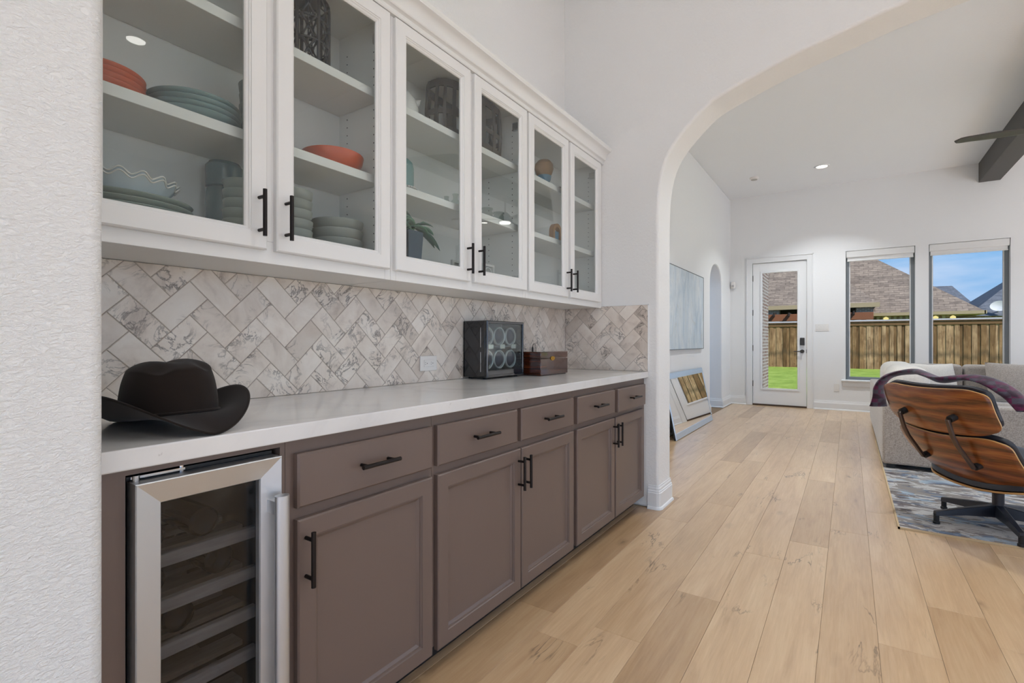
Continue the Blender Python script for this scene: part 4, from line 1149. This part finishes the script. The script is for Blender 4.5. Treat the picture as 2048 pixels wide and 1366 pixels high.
def photo_frame(y, x, w, h, label, arch_):
    t = thing('photo_frame', label, 'photo frame', (x, y, Z0))
    obj('frame', MB().ringx(y-w/2, y+w/2, Z0, Z0+h, [(0, x), (0, x+.012), (.012, x+.014), (.014, x+.006), (.014, x)], closed=True), 'ceramic_white', t)
    bk = MB().box(x, x+.004, y-w/2+.01, y+w/2-.01, Z0+.01, Z0+h-.01); obj('picture', bk, 'frame_grey', t)
    if arch_:
        pts = [(y-w/2+.02, Z0+.014)] + [(y-cos(pi*k/14)*(w/2-.02), Z0+h*.55+sin(pi*k/14)*h*.3) for k in range(15)] + [(y+w/2-.02, Z0+.014)]
        obj('arch_inlay', MB().tube([(x+.006, q[0], q[1]) for q in pts], .004, 6), 'ceramic_white', t)
    return t
photo_frame(1.872, -1.60, .062, .105, 'small white photo frame behind the wall-cabinet handle', False)
photo_frame(2.135, -1.60, .100, .120, 'white frame with an arch inlay near the cabinet partition', True)
# third cabinet
b = Vector((-1.60, 2.735, Z2))
t = thing('straw_ornament', 'round straw ornament with blue underside on thin legs', 'ornament', b)
obj('straw_dome', MB().lathe([(.030,.075),(.050,.105),(.060,.135),(.056,.165),(.038,.187),(.0005,.196)], 36, b), 'straw', t)
obj('blue_body', MB().lathe([(.0005,.040),(.028,.046),(.042,.066),(.046,.090),(.030,.100)], 32, b), 'blue_paint', t)
for a in (-.5, .7, 2.4): obj('leg', MB().tube([b+Vector((.02*cos(a), .03*sin(a), .05)), b+Vector((.026*cos(a), .045*sin(a), .001))], .006, 10), 'wood_gold', t)
b = Vector((-1.575, 2.905, Z2))
crockery('bud_vase', MB().lathe([(.0005,0),(.020,0),(.031,.018),(.032,.034),(.024,.052),(.018,.060),(.016,.060),(.0005,.056)], 28, b), 'ceramic_black', 'small dark round vase on the top shelf beside the straw ornament', 'vase', b)
b = Vector((-1.60, 2.885, Z1))
t = thing('arched_ornament', 'golden wooden arched ornament on the middle shelf', 'ornament', b)
def archpts(r, hh): return [(b.y-cos(pi*k/18)*r, b.z+hh+sin(pi*k/18)*r) for k in range(19)]
o_ = archpts(.058, .085); i_ = archpts(.036, .085)
ring = [(o_[0][0], b.z+.004)] + o_ + [(o_[-1][0], b.z+.004)] + [(i_[-1][0], b.z+.004)] + list(reversed(i_)) + [(i_[0][0], b.z+.004)]
mb = MB(); n = len(ring); h_ = n//2
vs = [(b.x-.016, y, z) for y, z in ring] + [(b.x+.016, y, z) for y, z in ring]
fs = [(i, (i+1)%n, n+(i+1)%n, n+i) for i in range(n)]
for i in range(h_-1):
    j = n-1-i; fs += [(i, i+1, j-1, j), (n+i, n+j, n+j-1, n+i+1)]
obj('arch', mb.add(vs, fs), 'wood_gold', t)
obj('foot', MB().box(b.x-.026, b.x+.026, b.y-.068, b.y+.068, b.z, b.z+.006), 'wood_gold', t, bevel=.002)
obj('inner_panel', MB().box(b.x-.004, b.x+.004, b.y-.034, b.y+.034, b.z+.006, b.z+.095), 'blue_paint', t)

# ================================================================== living room
# painting and leaning mirror
pa = thing('abstract_painting', 'pale blue abstract painting on the side wall', 'painting', (LX, 6.6, 1.015))
obj('canvas', MB().box(LX+.006, LX+.030, 5.62, 7.545, 1.02, 2.030), 'canvas_art', pa)
obj('frame', MB().ringx(5.612, 7.553, 1.012, 2.038, [(0, LX), (0, LX+.034), (.007, LX+.034), (.007, LX)], closed=True), 'canvas_edge', pa)
# mirror leans back from the floor to the wall; local x = outwards, y along the wall, z up the glass
mt = thing('leaning_mirror', 'wide looking glass with sky reflection coloured into its edges leaning against the side wall', 'mirror', (-1.60, 6.55, .004))
mt.rotation_euler = (0, -math.asin(.150/.76), 0)
my0, my1, mh = -.89, .89, .755
obj('backing', MB().box(-.024, -.006, my0, my1, 0, mh), 'rubber', mt, local=True)
obj('glass', MB().box(-.006, 0, my0+.02, my1-.02, .072, mh-.072), 'mirror', mt, local=True)
obj('bevel_strip', MB().ringx(my0, my1, 0, mh, [(0, -.006), (0, -.001), (.004, .004), (.018, .003), (.020, .0005)]), 'mirror_sky_tint', mt, local=True, smooth=10)
for z_ in (.018, mh-.072): obj('border_strip', MB().box(-.005, .004, my0+.018, my1-.018, z_, z_+.054), 'mirror_sky_tint', mt, local=True, bevel=.003)

# sectional sofa
RZ = .0125
SX, SY0, SY1 = .24, 5.44, 8.58
sf = thing('sectional_sofa', 'light grey tweed sectional sofa in front of the far windows', 'sofa', (1.4, 7.4, 0))
obj('arm', MB().box(SX, 1.30, SY0, SY0+.20, .05, .590), 'sofa_fabric', sf, bevel=.02, seg=3)
obj('side_back', MB().box(SX, SX+.18, SY0+.201, SY1, .05, .594), 'sofa_fabric', sf, bevel=.02, seg=3)
obj('rear_back', MB().box(SX+.181, 3.9, SY1-.18, SY1, .05, .600), 'sofa_fabric', sf, bevel=.02, seg=3)
obj('base', MB().box(SX+.181, 1.28, SY0+.201, SY1-.181, .05, .27), 'sofa_fabric', sf, bevel=.015)
obj('base', MB().box(1.285, 3.9, SY1-1.02, SY1-.181, .05, .27), 'sofa_fabric', sf, bevel=.015)
for x, y in ((SX+.06, SY0+.06), (1.22, SY0+.06), (SX+.06, SY1-.06), (3.8, SY1-.06), (3.8, SY1-.95), (1.22, 7.4)):
    obj('foot', MB().box(x-.03, x+.03, y-.03, y+.03, 0.0 if y > 6.9 or x > 3.4 else RZ, .05), 'black_plastic', sf)
def soft(x0, x1, y0, y1, z0, z1, p=2.6, n=20):
    """puffed box: superellipsoid"""
    c = Vector(((x0+x1)/2, (y0+y1)/2, (z0+z1)/2)); h = Vector(((x1-x0)/2, (y1-y0)/2, (z1-z0)/2))
    def sg(t): return (1 if t >= 0 else -1)*abs(t)**(2/p/1.6)
    def f_(u, v):
        a = 2*pi*u; b_ = -pi/2+pi*v
        return (c.x+h.x*sg(cos(a))*sg(cos(b_)), c.y+h.y*sg(sin(a))*sg(cos(b_)), c.z+h.z*sg(sin(b_)))
    return MB().grid(f_, 36, n, closeu=True)
for a, b_ in ((SY0+.215, 6.60), (6.61, 7.55)): obj('seat_cushion', MB().box(SX+.20, 1.28, a, b_, .272, .43), 'cushion_fabric', sf, bevel=.045, seg=4)
obj('seat_cushion', MB().box(SX+.20, 1.28, 7.56, SY1-.2, .272, .43), 'cushion_fabric', sf, bevel=.045, seg=4)
for a, b_ in ((1.29, 2.55), (2.56, 3.88)): obj('seat_cushion', MB().box(a, b_, SY1-1.04, SY1-.2, .272, .43), 'cushion_fabric', sf, bevel=.045, seg=4)
for a, b_ in ((.46, 1.155), (1.165, 2.05), (2.06, 3.2)): 
    obj('back_cushion', MB().box(a, b_, SY1-.44, SY1-.20, .43, .83), 'cushion_fabric', sf, bevel=.05, seg=4)
for a, b_ in ((5.70, 6.50), (6.52, 7.40)):
    obj('loose_back_cushion', MB().box(SX+.06, SX+.36, a, b_, .60, .885), 'pillow_cream', sf, bevel=.10, seg=5)
    obj('loose_back_cushion', MB().box(SX+.19, SX+.38, a, b_, .43, .64), 'pillow_cream', sf, bevel=.05, seg=3)
def pillow(name, label, loc, size, rot, mat):
    def f_(u, v):
        x = (u-.5)*2; y = (v-.5)*2
        e_ = (1-abs(x)**2.6)*(1-abs(y)**2.6)
        k_ = 1-.10*(1-abs(x))*abs(y)**3 - .0
        return (x*size[0]/2*(1-.06*(1-y*y)*0), y*size[1]/2*k_, size[2]/2*max(0, e_)**.5)
    A = MB().grid(f_, 18, 18)
    A2 = MB().grid(lambda u, v: (f_(u, v)[0], f_(u, v)[1], -f_(u, v)[2]), 18, 18); A.add(A2.v, A2.f)
    o = obj(name, A, mat, smooth=60); o.location = loc; o.rotation_euler = rot
    return tag(o, label, 'pillow')
pillow('throw_pillow', 'white pillow leaning on the rear sofa cushions', (.86, 7.95, .645), (.48, .42, .16), (rad(72), 0, rad(25)), 'pillow_cream')
pillow('throw_pillow', 'grey tweed pillow leaning on the far sofa back cushion', (1.62, 7.90, .655), (.60, .46, .18), (rad(70), 0, rad(4)), 'cushion_fabric')

# rug
rg = thing('area_rug', 'blue-grey abstract patterned rug under lounge chair', 'rug', (1.8, 5.4, 0))
obj('pile', MB().box(.246, 3.4, 3.756, 6.9, 0.0005, .011), 'rug', rg, bevel=.002)
eb = MB()
for a in ((.240, .250, 3.75, 6.9), (.240, 3.4, 3.75, 3.760)): eb.box(a[0], a[1], a[2], a[3], .0005, .012)
obj('edge_binding', eb, 'rug_edge', rg)
# lounge chair: local x = to the sitter's right, y = forwards, z up
ch = thing('lounge_chair', 'rosewood shell lounge chair with black leather cushions on star base', 'chair', (.735, 4.085, RZ), rad(39)-pi/2)
def rrect(n, k=.34):
    return n
def shell(P0, P1, w0, w1, curve, bow, corner=.30, nu=26, nv=18, off=0.0, shrink=1.0, mid=0.0):
    """bent plywood panel between lower line P0 (y,z) and upper line P1; edges curl forward, corners rounded"""
    y0, z0 = P0; y1, z1 = P1
    L = sqrt((y1-y0)**2+(z1-z0)**2); ny, nz = (z1-z0)/L, -(y1-y0)/L     # forward normal
    def f_(u, v):
        a = (u-.5)*2; b_ = (v-.5)*2
        # square -> rounded square
        k_ = corner
        aa = a*(1-k_*.5*(abs(b_)**6)*(abs(a)**1.0)); bb_ = b_*(1-k_*.5*(abs(a)**6)*(abs(b_)**1.0))
        aa *= shrink; bb_ *= shrink
        s = (bb_+1)/2; w = (w0+(w1-w0)*s)/2
        x = aa*w; d = curve*aa*aa + bow*(1-bb_*bb_) + off + mid*(1-aa*aa)*(1-bb_*bb_)
        return (x, y0+(y1-y0)*s + ny*d, z0+(z1-z0)*s + nz*d)
    return MB().grid(f_, nu, nv)
HB, HT = (-.395, .578), (-.500, .835)
BB, BT = (-.175, .285), (-.390, .560)
SB, SFt = (-.235, .275), (.34, .335)
obj('headrest_shell', shell(HB, HT, .685, .665, .065, -.018), ['rosewood', 'ply_edge'], ch, local=True, solid=.011, smooth=60)
obj('back_shell', shell(BB, BT, .665, .69, .07, -.030), ['rosewood', 'ply_edge'], ch, local=True, solid=.011, smooth=60)
def cushion(P0, P1, w0, w1, curve, bow, d0, th_, name='cushion'):
    A = shell(P0, P1, w0, w1, curve, bow, off=d0, shrink=.965)
    B = shell(P0, P1, w0, w1, curve, bow, off=d0+.012, shrink=.965, mid=th_)
    A.add(B.v, B.f)
    n = 27
    # stitch rims
    rimA = [i for i in range(n)] + [j*n+n-1 for j in range(1, 19)] + [18*n+i for i in range(n-2, -1, -1)] + [j*n for j in range(17, 0, -1)]
    o_ = 27*19
    for i in range(len(rimA)):
        p, q = rimA[i], rimA[(i+1) % len(rimA)]; A.f.append((p, q, q+o_, p+o_)); A.mi.append(0)
    return obj(name, A, 'leather', ch, local=True, smooth=70)
cushion((HB[0], HB[1]+.005), (HT[0], HT[1]+.012), .68, .665, .065, -.018, .022, .075, 'headrest_cushion')
cushion(BB, (BT[0], BT[1]+.008), .665, .69, .07, -.03, .022, .085, 'back_cushion')
def seat_f(u, v):
    a = (u-.5)*2; b_ = (v-.5)*2
    aa = a*(1-.16*abs(b_)**6); bb_ = b_*(1-.16*abs(a)**6)
    return (aa*.330, -.20+(bb_+1)/2*.58, .215+.06*aa*aa+.10*((bb_+1)/2)+.03*abs(bb_)**3)
obj('seat_shell', MB().grid(seat_f, 26, 18), ['rosewood', 'ply_edge'], ch, local=True, solid=.011, smooth=60)
A = MB().grid(lambda u, v: tuple(Vector(seat_f(.5+(u-.5)*.96, .5+(v-.5)*.96))+Vector((0,0,.012))), 26, 18)
B = MB().grid(lambda u, v: tuple(Vector(seat_f(.5+(u-.5)*.96, .5+(v-.5)*.96))+Vector((0,0,.03+.11*((1-(2*u-1)**4)*(1-(2*v-1)**4))**.5))), 26, 18)
A.add(B.v, B.f); n = 27; o_ = 27*19
rimA = [i for i in range(n)] + [j*n+n-1 for j in range(1, 19)] + [18*n+i for i in range(n-2, -1, -1)] + [j*n for j in range(17, 0, -1)]
for i in range(len(rimA)):
    p, q = rimA[i], rimA[(i+1) % len(rimA)]; A.f.append((p, q, q+o_, p+o_)); A.mi.append(0)
obj('seat_cushion', A, 'leather', ch, local=True, smooth=70)
for s in (-1, 1):
    x = s*.155
    # spine bar joining headrest and back shells
    prof = [Vector((x, -.482, .672)), Vector((x, -.452, .580)), Vector((x, -.425, .530)), Vector((x, -.320, .395))]
    mb = MB(); vs = []
    for i, p in enumerate(prof):
        tdir = (prof[min(i+1, 3)]-prof[max(i-1, 0)]).normalized(); nb_ = Vector((0, -tdir.z, tdir.y)); nb_ = nb_ if nb_.y < 0 else -nb_
        for dx, dn in ((-.011, 0), (.011, 0), (.011, .016), (-.011, .016)): vs.append(p+Vector((dx, 0, 0))+nb_*dn)
    mb.add(vs, [(i*4+k, i*4+(k+1)%4, (i+1)*4+(k+1)%4, (i+1)*4+k) for i in range(3) for k in range(4)] + [(3,2,1,0), (12,13,14,15)])
    sb = obj('spine_bar', mb, ['spine_metal'], ch, local=True, bevel=.003)
    for y, z, dy in ((-.470, .672, .05), (-.315, .402, .06)):
        obj('rubber_mount', MB().tube([(x, y-.008, z-.003), (x, y+dy, z+.02)], .019, 18), 'rubber', sb, local=True)
# armrests
for s in (-1, 1):
    ar = soft(s*.34-.045, s*.34+.045, -.06, .24, .46, .53); obj('armrest', ar, 'leather', ch, local=True, smooth=70)
    obj('arm_post', MB().tube([(s*.345, .05, .30), (s*.36, .08, .47)], .018, 12), 'base_black', ch, local=True)
# star base
obj('column', MB().lathe([(.028,.06),(.028,.20),(.05,.225),(.12,.235),(.12,.245)], 24), 'base_black', ch, local=True)
for k in range(5):
    a = rad(39+72*k) ; ca, sa = cos(a), sin(a)
    a_ = a
    lg = MB(); vs = []
    for r, zt, zb, w_ in ((.0, .135, .06, .024), (.18, .105, .062, .020), (.335, .075, .048, .016)):
        for dx, z in ((-w_, zb), (w_, zb), (w_*.75, zt), (-w_*.75, zt)): vs.append((r*ca-dx*sa, r*sa+dx*ca, z))
    lg.add(vs, [(i*4+q, i*4+(q+1)%4, (i+1)*4+(q+1)%4, (i+1)*4+q) for i in range(2) for q in range(4)] + [(3,2,1,0), (8,9,10,11)])
    l_ = obj('leg', lg, 'base_black', ch, local=True, bevel=.003)
    obj('glide', MB().lathe([(.018,0),(.018,.012),(.014,.016),(.014,.06)], 16, (.325*ca, .325*sa, 0)), 'rubber', l_, local=True)

# plaid throw laid over the headrest cushion and hanging off its left end
def chair_w(x, y, z):
    a = rad(39)-pi/2; return Vector((.735 + x*cos(a)-y*sin(a), 4.085 + x*sin(a)+y*cos(a), RZ+z))
th = [(-.485, -.36, .66), (-.47, -.37, .72), (-.445, -.39, .79), (-.40, -.37, .862), (-.32, -.33, .905), (-.22, -.33, .912), (-.12, -.36, .892), (-.02, -.38, .880), (.08, -.37, .890), (.18, -.36, .895), (.27, -.35, .872), (.34, -.33, .820), (.385, -.31, .745)]
pts = [chair_w(*q) for q in th]
def cr_(P, n=5):
    out = []
    for i in range(len(P)-1):
        a, b_, c, d = P[max(i-1, 0)], P[i], P[i+1], P[min(i+2, len(P)-1)]
        for k in range(n):
            t = k/n; out.append(.5*((2*b_)+(-a+c)*t+(2*a-5*b_+4*c-d)*t*t+(-a+3*b_-3*c+d)*t**3))
    return out+[P[-1]]
pts = cr_(pts)
tdir = Vector((cos(rad(39)), sin(rad(39)), 0))
def thr(u, v):
    i = u*(len(pts)-1); k = min(int(i), len(pts)-2); p = pts[k].lerp(pts[k+1], i-k)
    tan = (pts[min(k+1, len(pts)-1)]-pts[max(k-1, 0)]).normalized(); nn = tan.cross(tdir).normalized()
    hw = .048+.018*max(0, 1-u*8); a = 2*pi*v
    wv_ = .006*sin(u*26+a)
    return tuple(p + tdir*(.02+hw*cos(a)) + nn*((.017+wv_)*sin(a)+.01*sin(u*9)*cos(a)))
tw = obj('plaid_throw', MB().grid(lambda u, v: thr(v, u), 20, 90, closeu=True), 'plaid', smooth=70)
tag(tw, 'burgundy plaid throw draped over the top of the lounge chair', 'blanket')

# ================================================================== outdoors
def G(y): return -.06 + (y-10)*.1/14
struct('lawn', MB().add([(-40, YF+.17, -.06), (45, YF+.17, -.06), (45, 24, .04), (-40, 24, .04), (45, 60, .06), (-40, 60, .06)], [(0,1,2,3), (3,2,4,5)]), 'grass', 'green mown back lawn')
struct('ground', MB().box(-60, 60, -60, 60, -.4, -.1), 'bounce_ground', 'unseen ground around the house, whitened to bounce daylight indoors')  # out-of-view ground kept pale as a daylight reflector
# brick side wall of the patio
struct('wall_patio', MB().box(-2.0, -1.66, YF+.18, 13.8, -.1, 3.6), 'brick', 'painted brick patio side wall')
# board fence
FY_ = 24.0
fe = thing('fence', 'weathered brown board-on-board fence at the back of the lawn', 'fence', (0, FY_, .03))
def picket_mesh(w):
    me = MB().box(-w/2, w/2, 0, .018, 0, 1.84).mesh('picket', smooth=0); me.materials.append(M['fence_wood']); return me
pk = [picket_mesh(w) for w in (.128, .140, .150)]
rf = random.Random(3)
x = -5.2; k = 0
while x < 8.2:
    o = bpy.data.objects.new('picket', rf.choice(pk)); COL.objects.link(o); o.parent = fe
    o.location = (x, (-.022 if k % 2 else 0.0), rf.uniform(-.012, .004)); k += 1
    x += .118 if x > -1.5 else .128
obj('rail', MB().box(-5.3, 8.3, FY_-.05, FY_-.022, 1.74, 1.85), 'fence_rail', fe)
obj('cap_board', MB().box(-5.3, 8.3, FY_-.09, FY_+.05, 1.87, 1.905), 'fence_cap', fe)
obj('metal_strip', MB().box(-5.3, 8.3, FY_+.03, FY_+.05, 1.905, 1.96), 'fence_metal', fe)

# neighbouring house
def pt(u, v, Y): p = at(u, v, Y=Y); return (p.x, p.y, p.z)
nh_ = thing('neighbour_house', 'brick house with brown hipped shingle roof beyond the fence', 'house', (2, 31, 0))
HY = 30.0
eL, eR = pt(1742, 627, HY-.6), pt(1970, 622, HY-.6)
wb = MB().box(-18, eR[0]-.9, HY, HY+8, 0, eR[2]-.02)
obj('brick_wall', wb, 'brick', nh_)
z_e = eR[2]
apex = (-4.0, HY+6.3, z_e+6.0)
xr = eR[0]
# hip roof: front slope, right hip slope
ri = Vector((xr, HY-.6, z_e)); rb = Vector((xr, HY+13.5, z_e)); ft = Vector((-22, HY-.6, z_e)); ap = Vector((-3.2, HY+6.45, z_e+6.6)); al = Vector((-22, HY+6.45, z_e+6.6))
mb = MB().add([ft, ri, ap, al, rb, (ft.x, rb.y, z_e)], [(0,1,2,3), (1,4,2), (4,5,3,2), (0,5,4,1)])
obj('main_roof', mb, 'shingle_brown', nh_, smooth=0)
obj('eave_fascia', MB().box(-22, xr+.02, HY-.66, HY-.58, z_e-.12, z_e+.02).box(xr-.02, xr+.06, HY-.66, rb.y, z_e-.12, z_e+.02), 'trim_eave', nh_)
obj('soffit', MB().box(-22, xr, HY-.6, HY+.05, z_e-.14, z_e-.10), 'soffit', nh_)
# porch roof standing forward on the left
pe = pt(1757, 607, HY-2.2); px_ = pe[0]; pz = pe[2]
mb = MB().add([(-22, HY-2.4, pz), (px_, HY-2.4, pz), (px_-3.6, HY+1.9, pz+3.7), (-22, HY+1.9, pz+3.7), (px_, HY+3, pz)], [(0,1,2,3), (1,4,2)])
obj('porch_roof', mb, 'shingle_brown', nh_, smooth=0)
obj('porch_fascia', MB().box(-22, px_+.04, HY-2.46, HY-2.38, pz-.17, pz+.03), 'trim_eave', nh_)
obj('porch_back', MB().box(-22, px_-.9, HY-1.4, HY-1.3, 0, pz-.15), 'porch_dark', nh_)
for u in (1545, 1729): 
    c = pt(u, 640, HY-2.0); obj('porch_column', MB().box(c[0]-.32, c[0]+.32, HY-2.25, HY-1.75, 0, pz-.15), 'brick', nh_)
obj('vent_pipe', MB().tube([Vector(pt(1735, 538, HY+3.9)), Vector(pt(1735, 516, HY+3.9))], .10, 12), 'trim_eave', nh_)
for u, v in ((1772, 634), (1871, 632), (1906, 629)):
    c = pt(u, v, HY-.3); obj('eave_lamp', MB().lathe([(.02,.10),(.09,.06),(.11,0),(.05,-.06),(.001,-.07)], 14, (c[0], c[1], z_e-.26)), 'eave_lamp', nh_)
for x0 in [xr-.9-k*.0 for k in range(1)]: pass
for i in range(40):
    xx = xr-1.3-i*.22
    if xx < px_: break
    if i % 9 in (3, 4): continue
    obj('wall_batten', MB().box(xx-.05, xx+.05, HY-.05, HY, 1.7, z_e-.15), 'frame_grey', nh_)
pg = thing('pergola', 'stained wooden pergola beam just beyond the fence', 'pergola', (-2, 27, 0))
PY = 26.6
za = pt(1620, 642, PY)[2]; zb_ = pt(1620, 628, PY)[2]; xr_ = pt(1747, 630, PY)[0]
obj('beam', MB().box(-14, xr_, PY-.1, PY+.1, za, zb_), 'pergola_wood', pg, bevel=.01)
for i in range(16):
    xx = xr_-.7-i*.62
    obj('rafter_end', MB().box(xx-.03, xx+.03, PY-.4, PY+.6, zb_-.10, zb_+.06), 'porch_dark', pg)
for xx in (xr_-.35, xr_-4.2, xr_-8.0): obj('post', MB().box(xx-.09, xx+.09, PY-.09, PY+.09, 0, za), 'pergola_wood', pg)
obj('lower_rail', MB().box(-14, xr_-.2, PY+.12, PY+.3, 1.7, za-.22), 'pergola_wood', pg)
# two further roofs
def far_house(name, label, pts4, Y, mat, eave):
    t = thing(name, label, 'house', (pts4[0][0], Y, 0))
    return t
fh = thing('far_house', 'distant house with slate-grey hipped roof between the nearer roofs', 'house', (*pt(1900, 640, 52.0)[:2], 0))
Yh = 52.0
a, b_, c, d = pt(1800, 640, Yh), pt(1985, 640, Yh), pt(1904, 572, Yh+5), pt(1850, 574, Yh+5)
obj('roof', MB().add([a, b_, c, d, (b_[0], Yh+12, b_[2]), (a[0], Yh+12, a[2])], [(0,1,2,3), (1,4,2), (4,5,3,2), (5,0,3)]), 'shingle_slate', fh, smooth=0)
obj('wall', MB().box(a[0]+.4, b_[0]-.6, Yh+.4, Yh+11, 0, a[2]), 'brick', fh)
fg = thing('far_house', 'slate-roofed house with a satellite dish right of the brown-roofed one', 'house', (*pt(2040, 640, 38.0)[:2], 0))
Yg = 36.0
a, b_, c = pt(1935, 632, Yg), pt(2260, 632, Yg), pt(2075, 523, Yg+6)
c2 = (c[0]+4, c[1], c[2])
obj('roof', MB().add([a, b_, c, c2, (b_[0], Yg+12, b_[2]), (a[0], Yg+12, a[2])], [(0,1,3,2), (0,2,5), (1,4,3), (2,3,4,5)]), 'shingle_slate', fg, smooth=0)
obj('wall', MB().box(a[0]+.4, b_[0]-.6, Yg+.4, Yg+11, 0, a[2]), 'brick', fg)
sc_ = Vector(pt(2000, 613, Yg-.1))
sd_ = obj('satellite_dish', MB().lathe([(.0005,0),(.2,.02),(.36,.07),(.40,.10),(.36,.085),(.2,.035),(.0005,.015)], 28), 'dish_white', fg, local=True)
sd_.location = sc_ - fg.location; sd_.rotation_euler = (rad(75), 0, rad(-25)); sd_.scale = (.95, .7, .8)
obj('dish_arm', MB().tube([sc_, sc_+Vector((0, .9, -.5))], .04, 8), 'dish_white', fg)
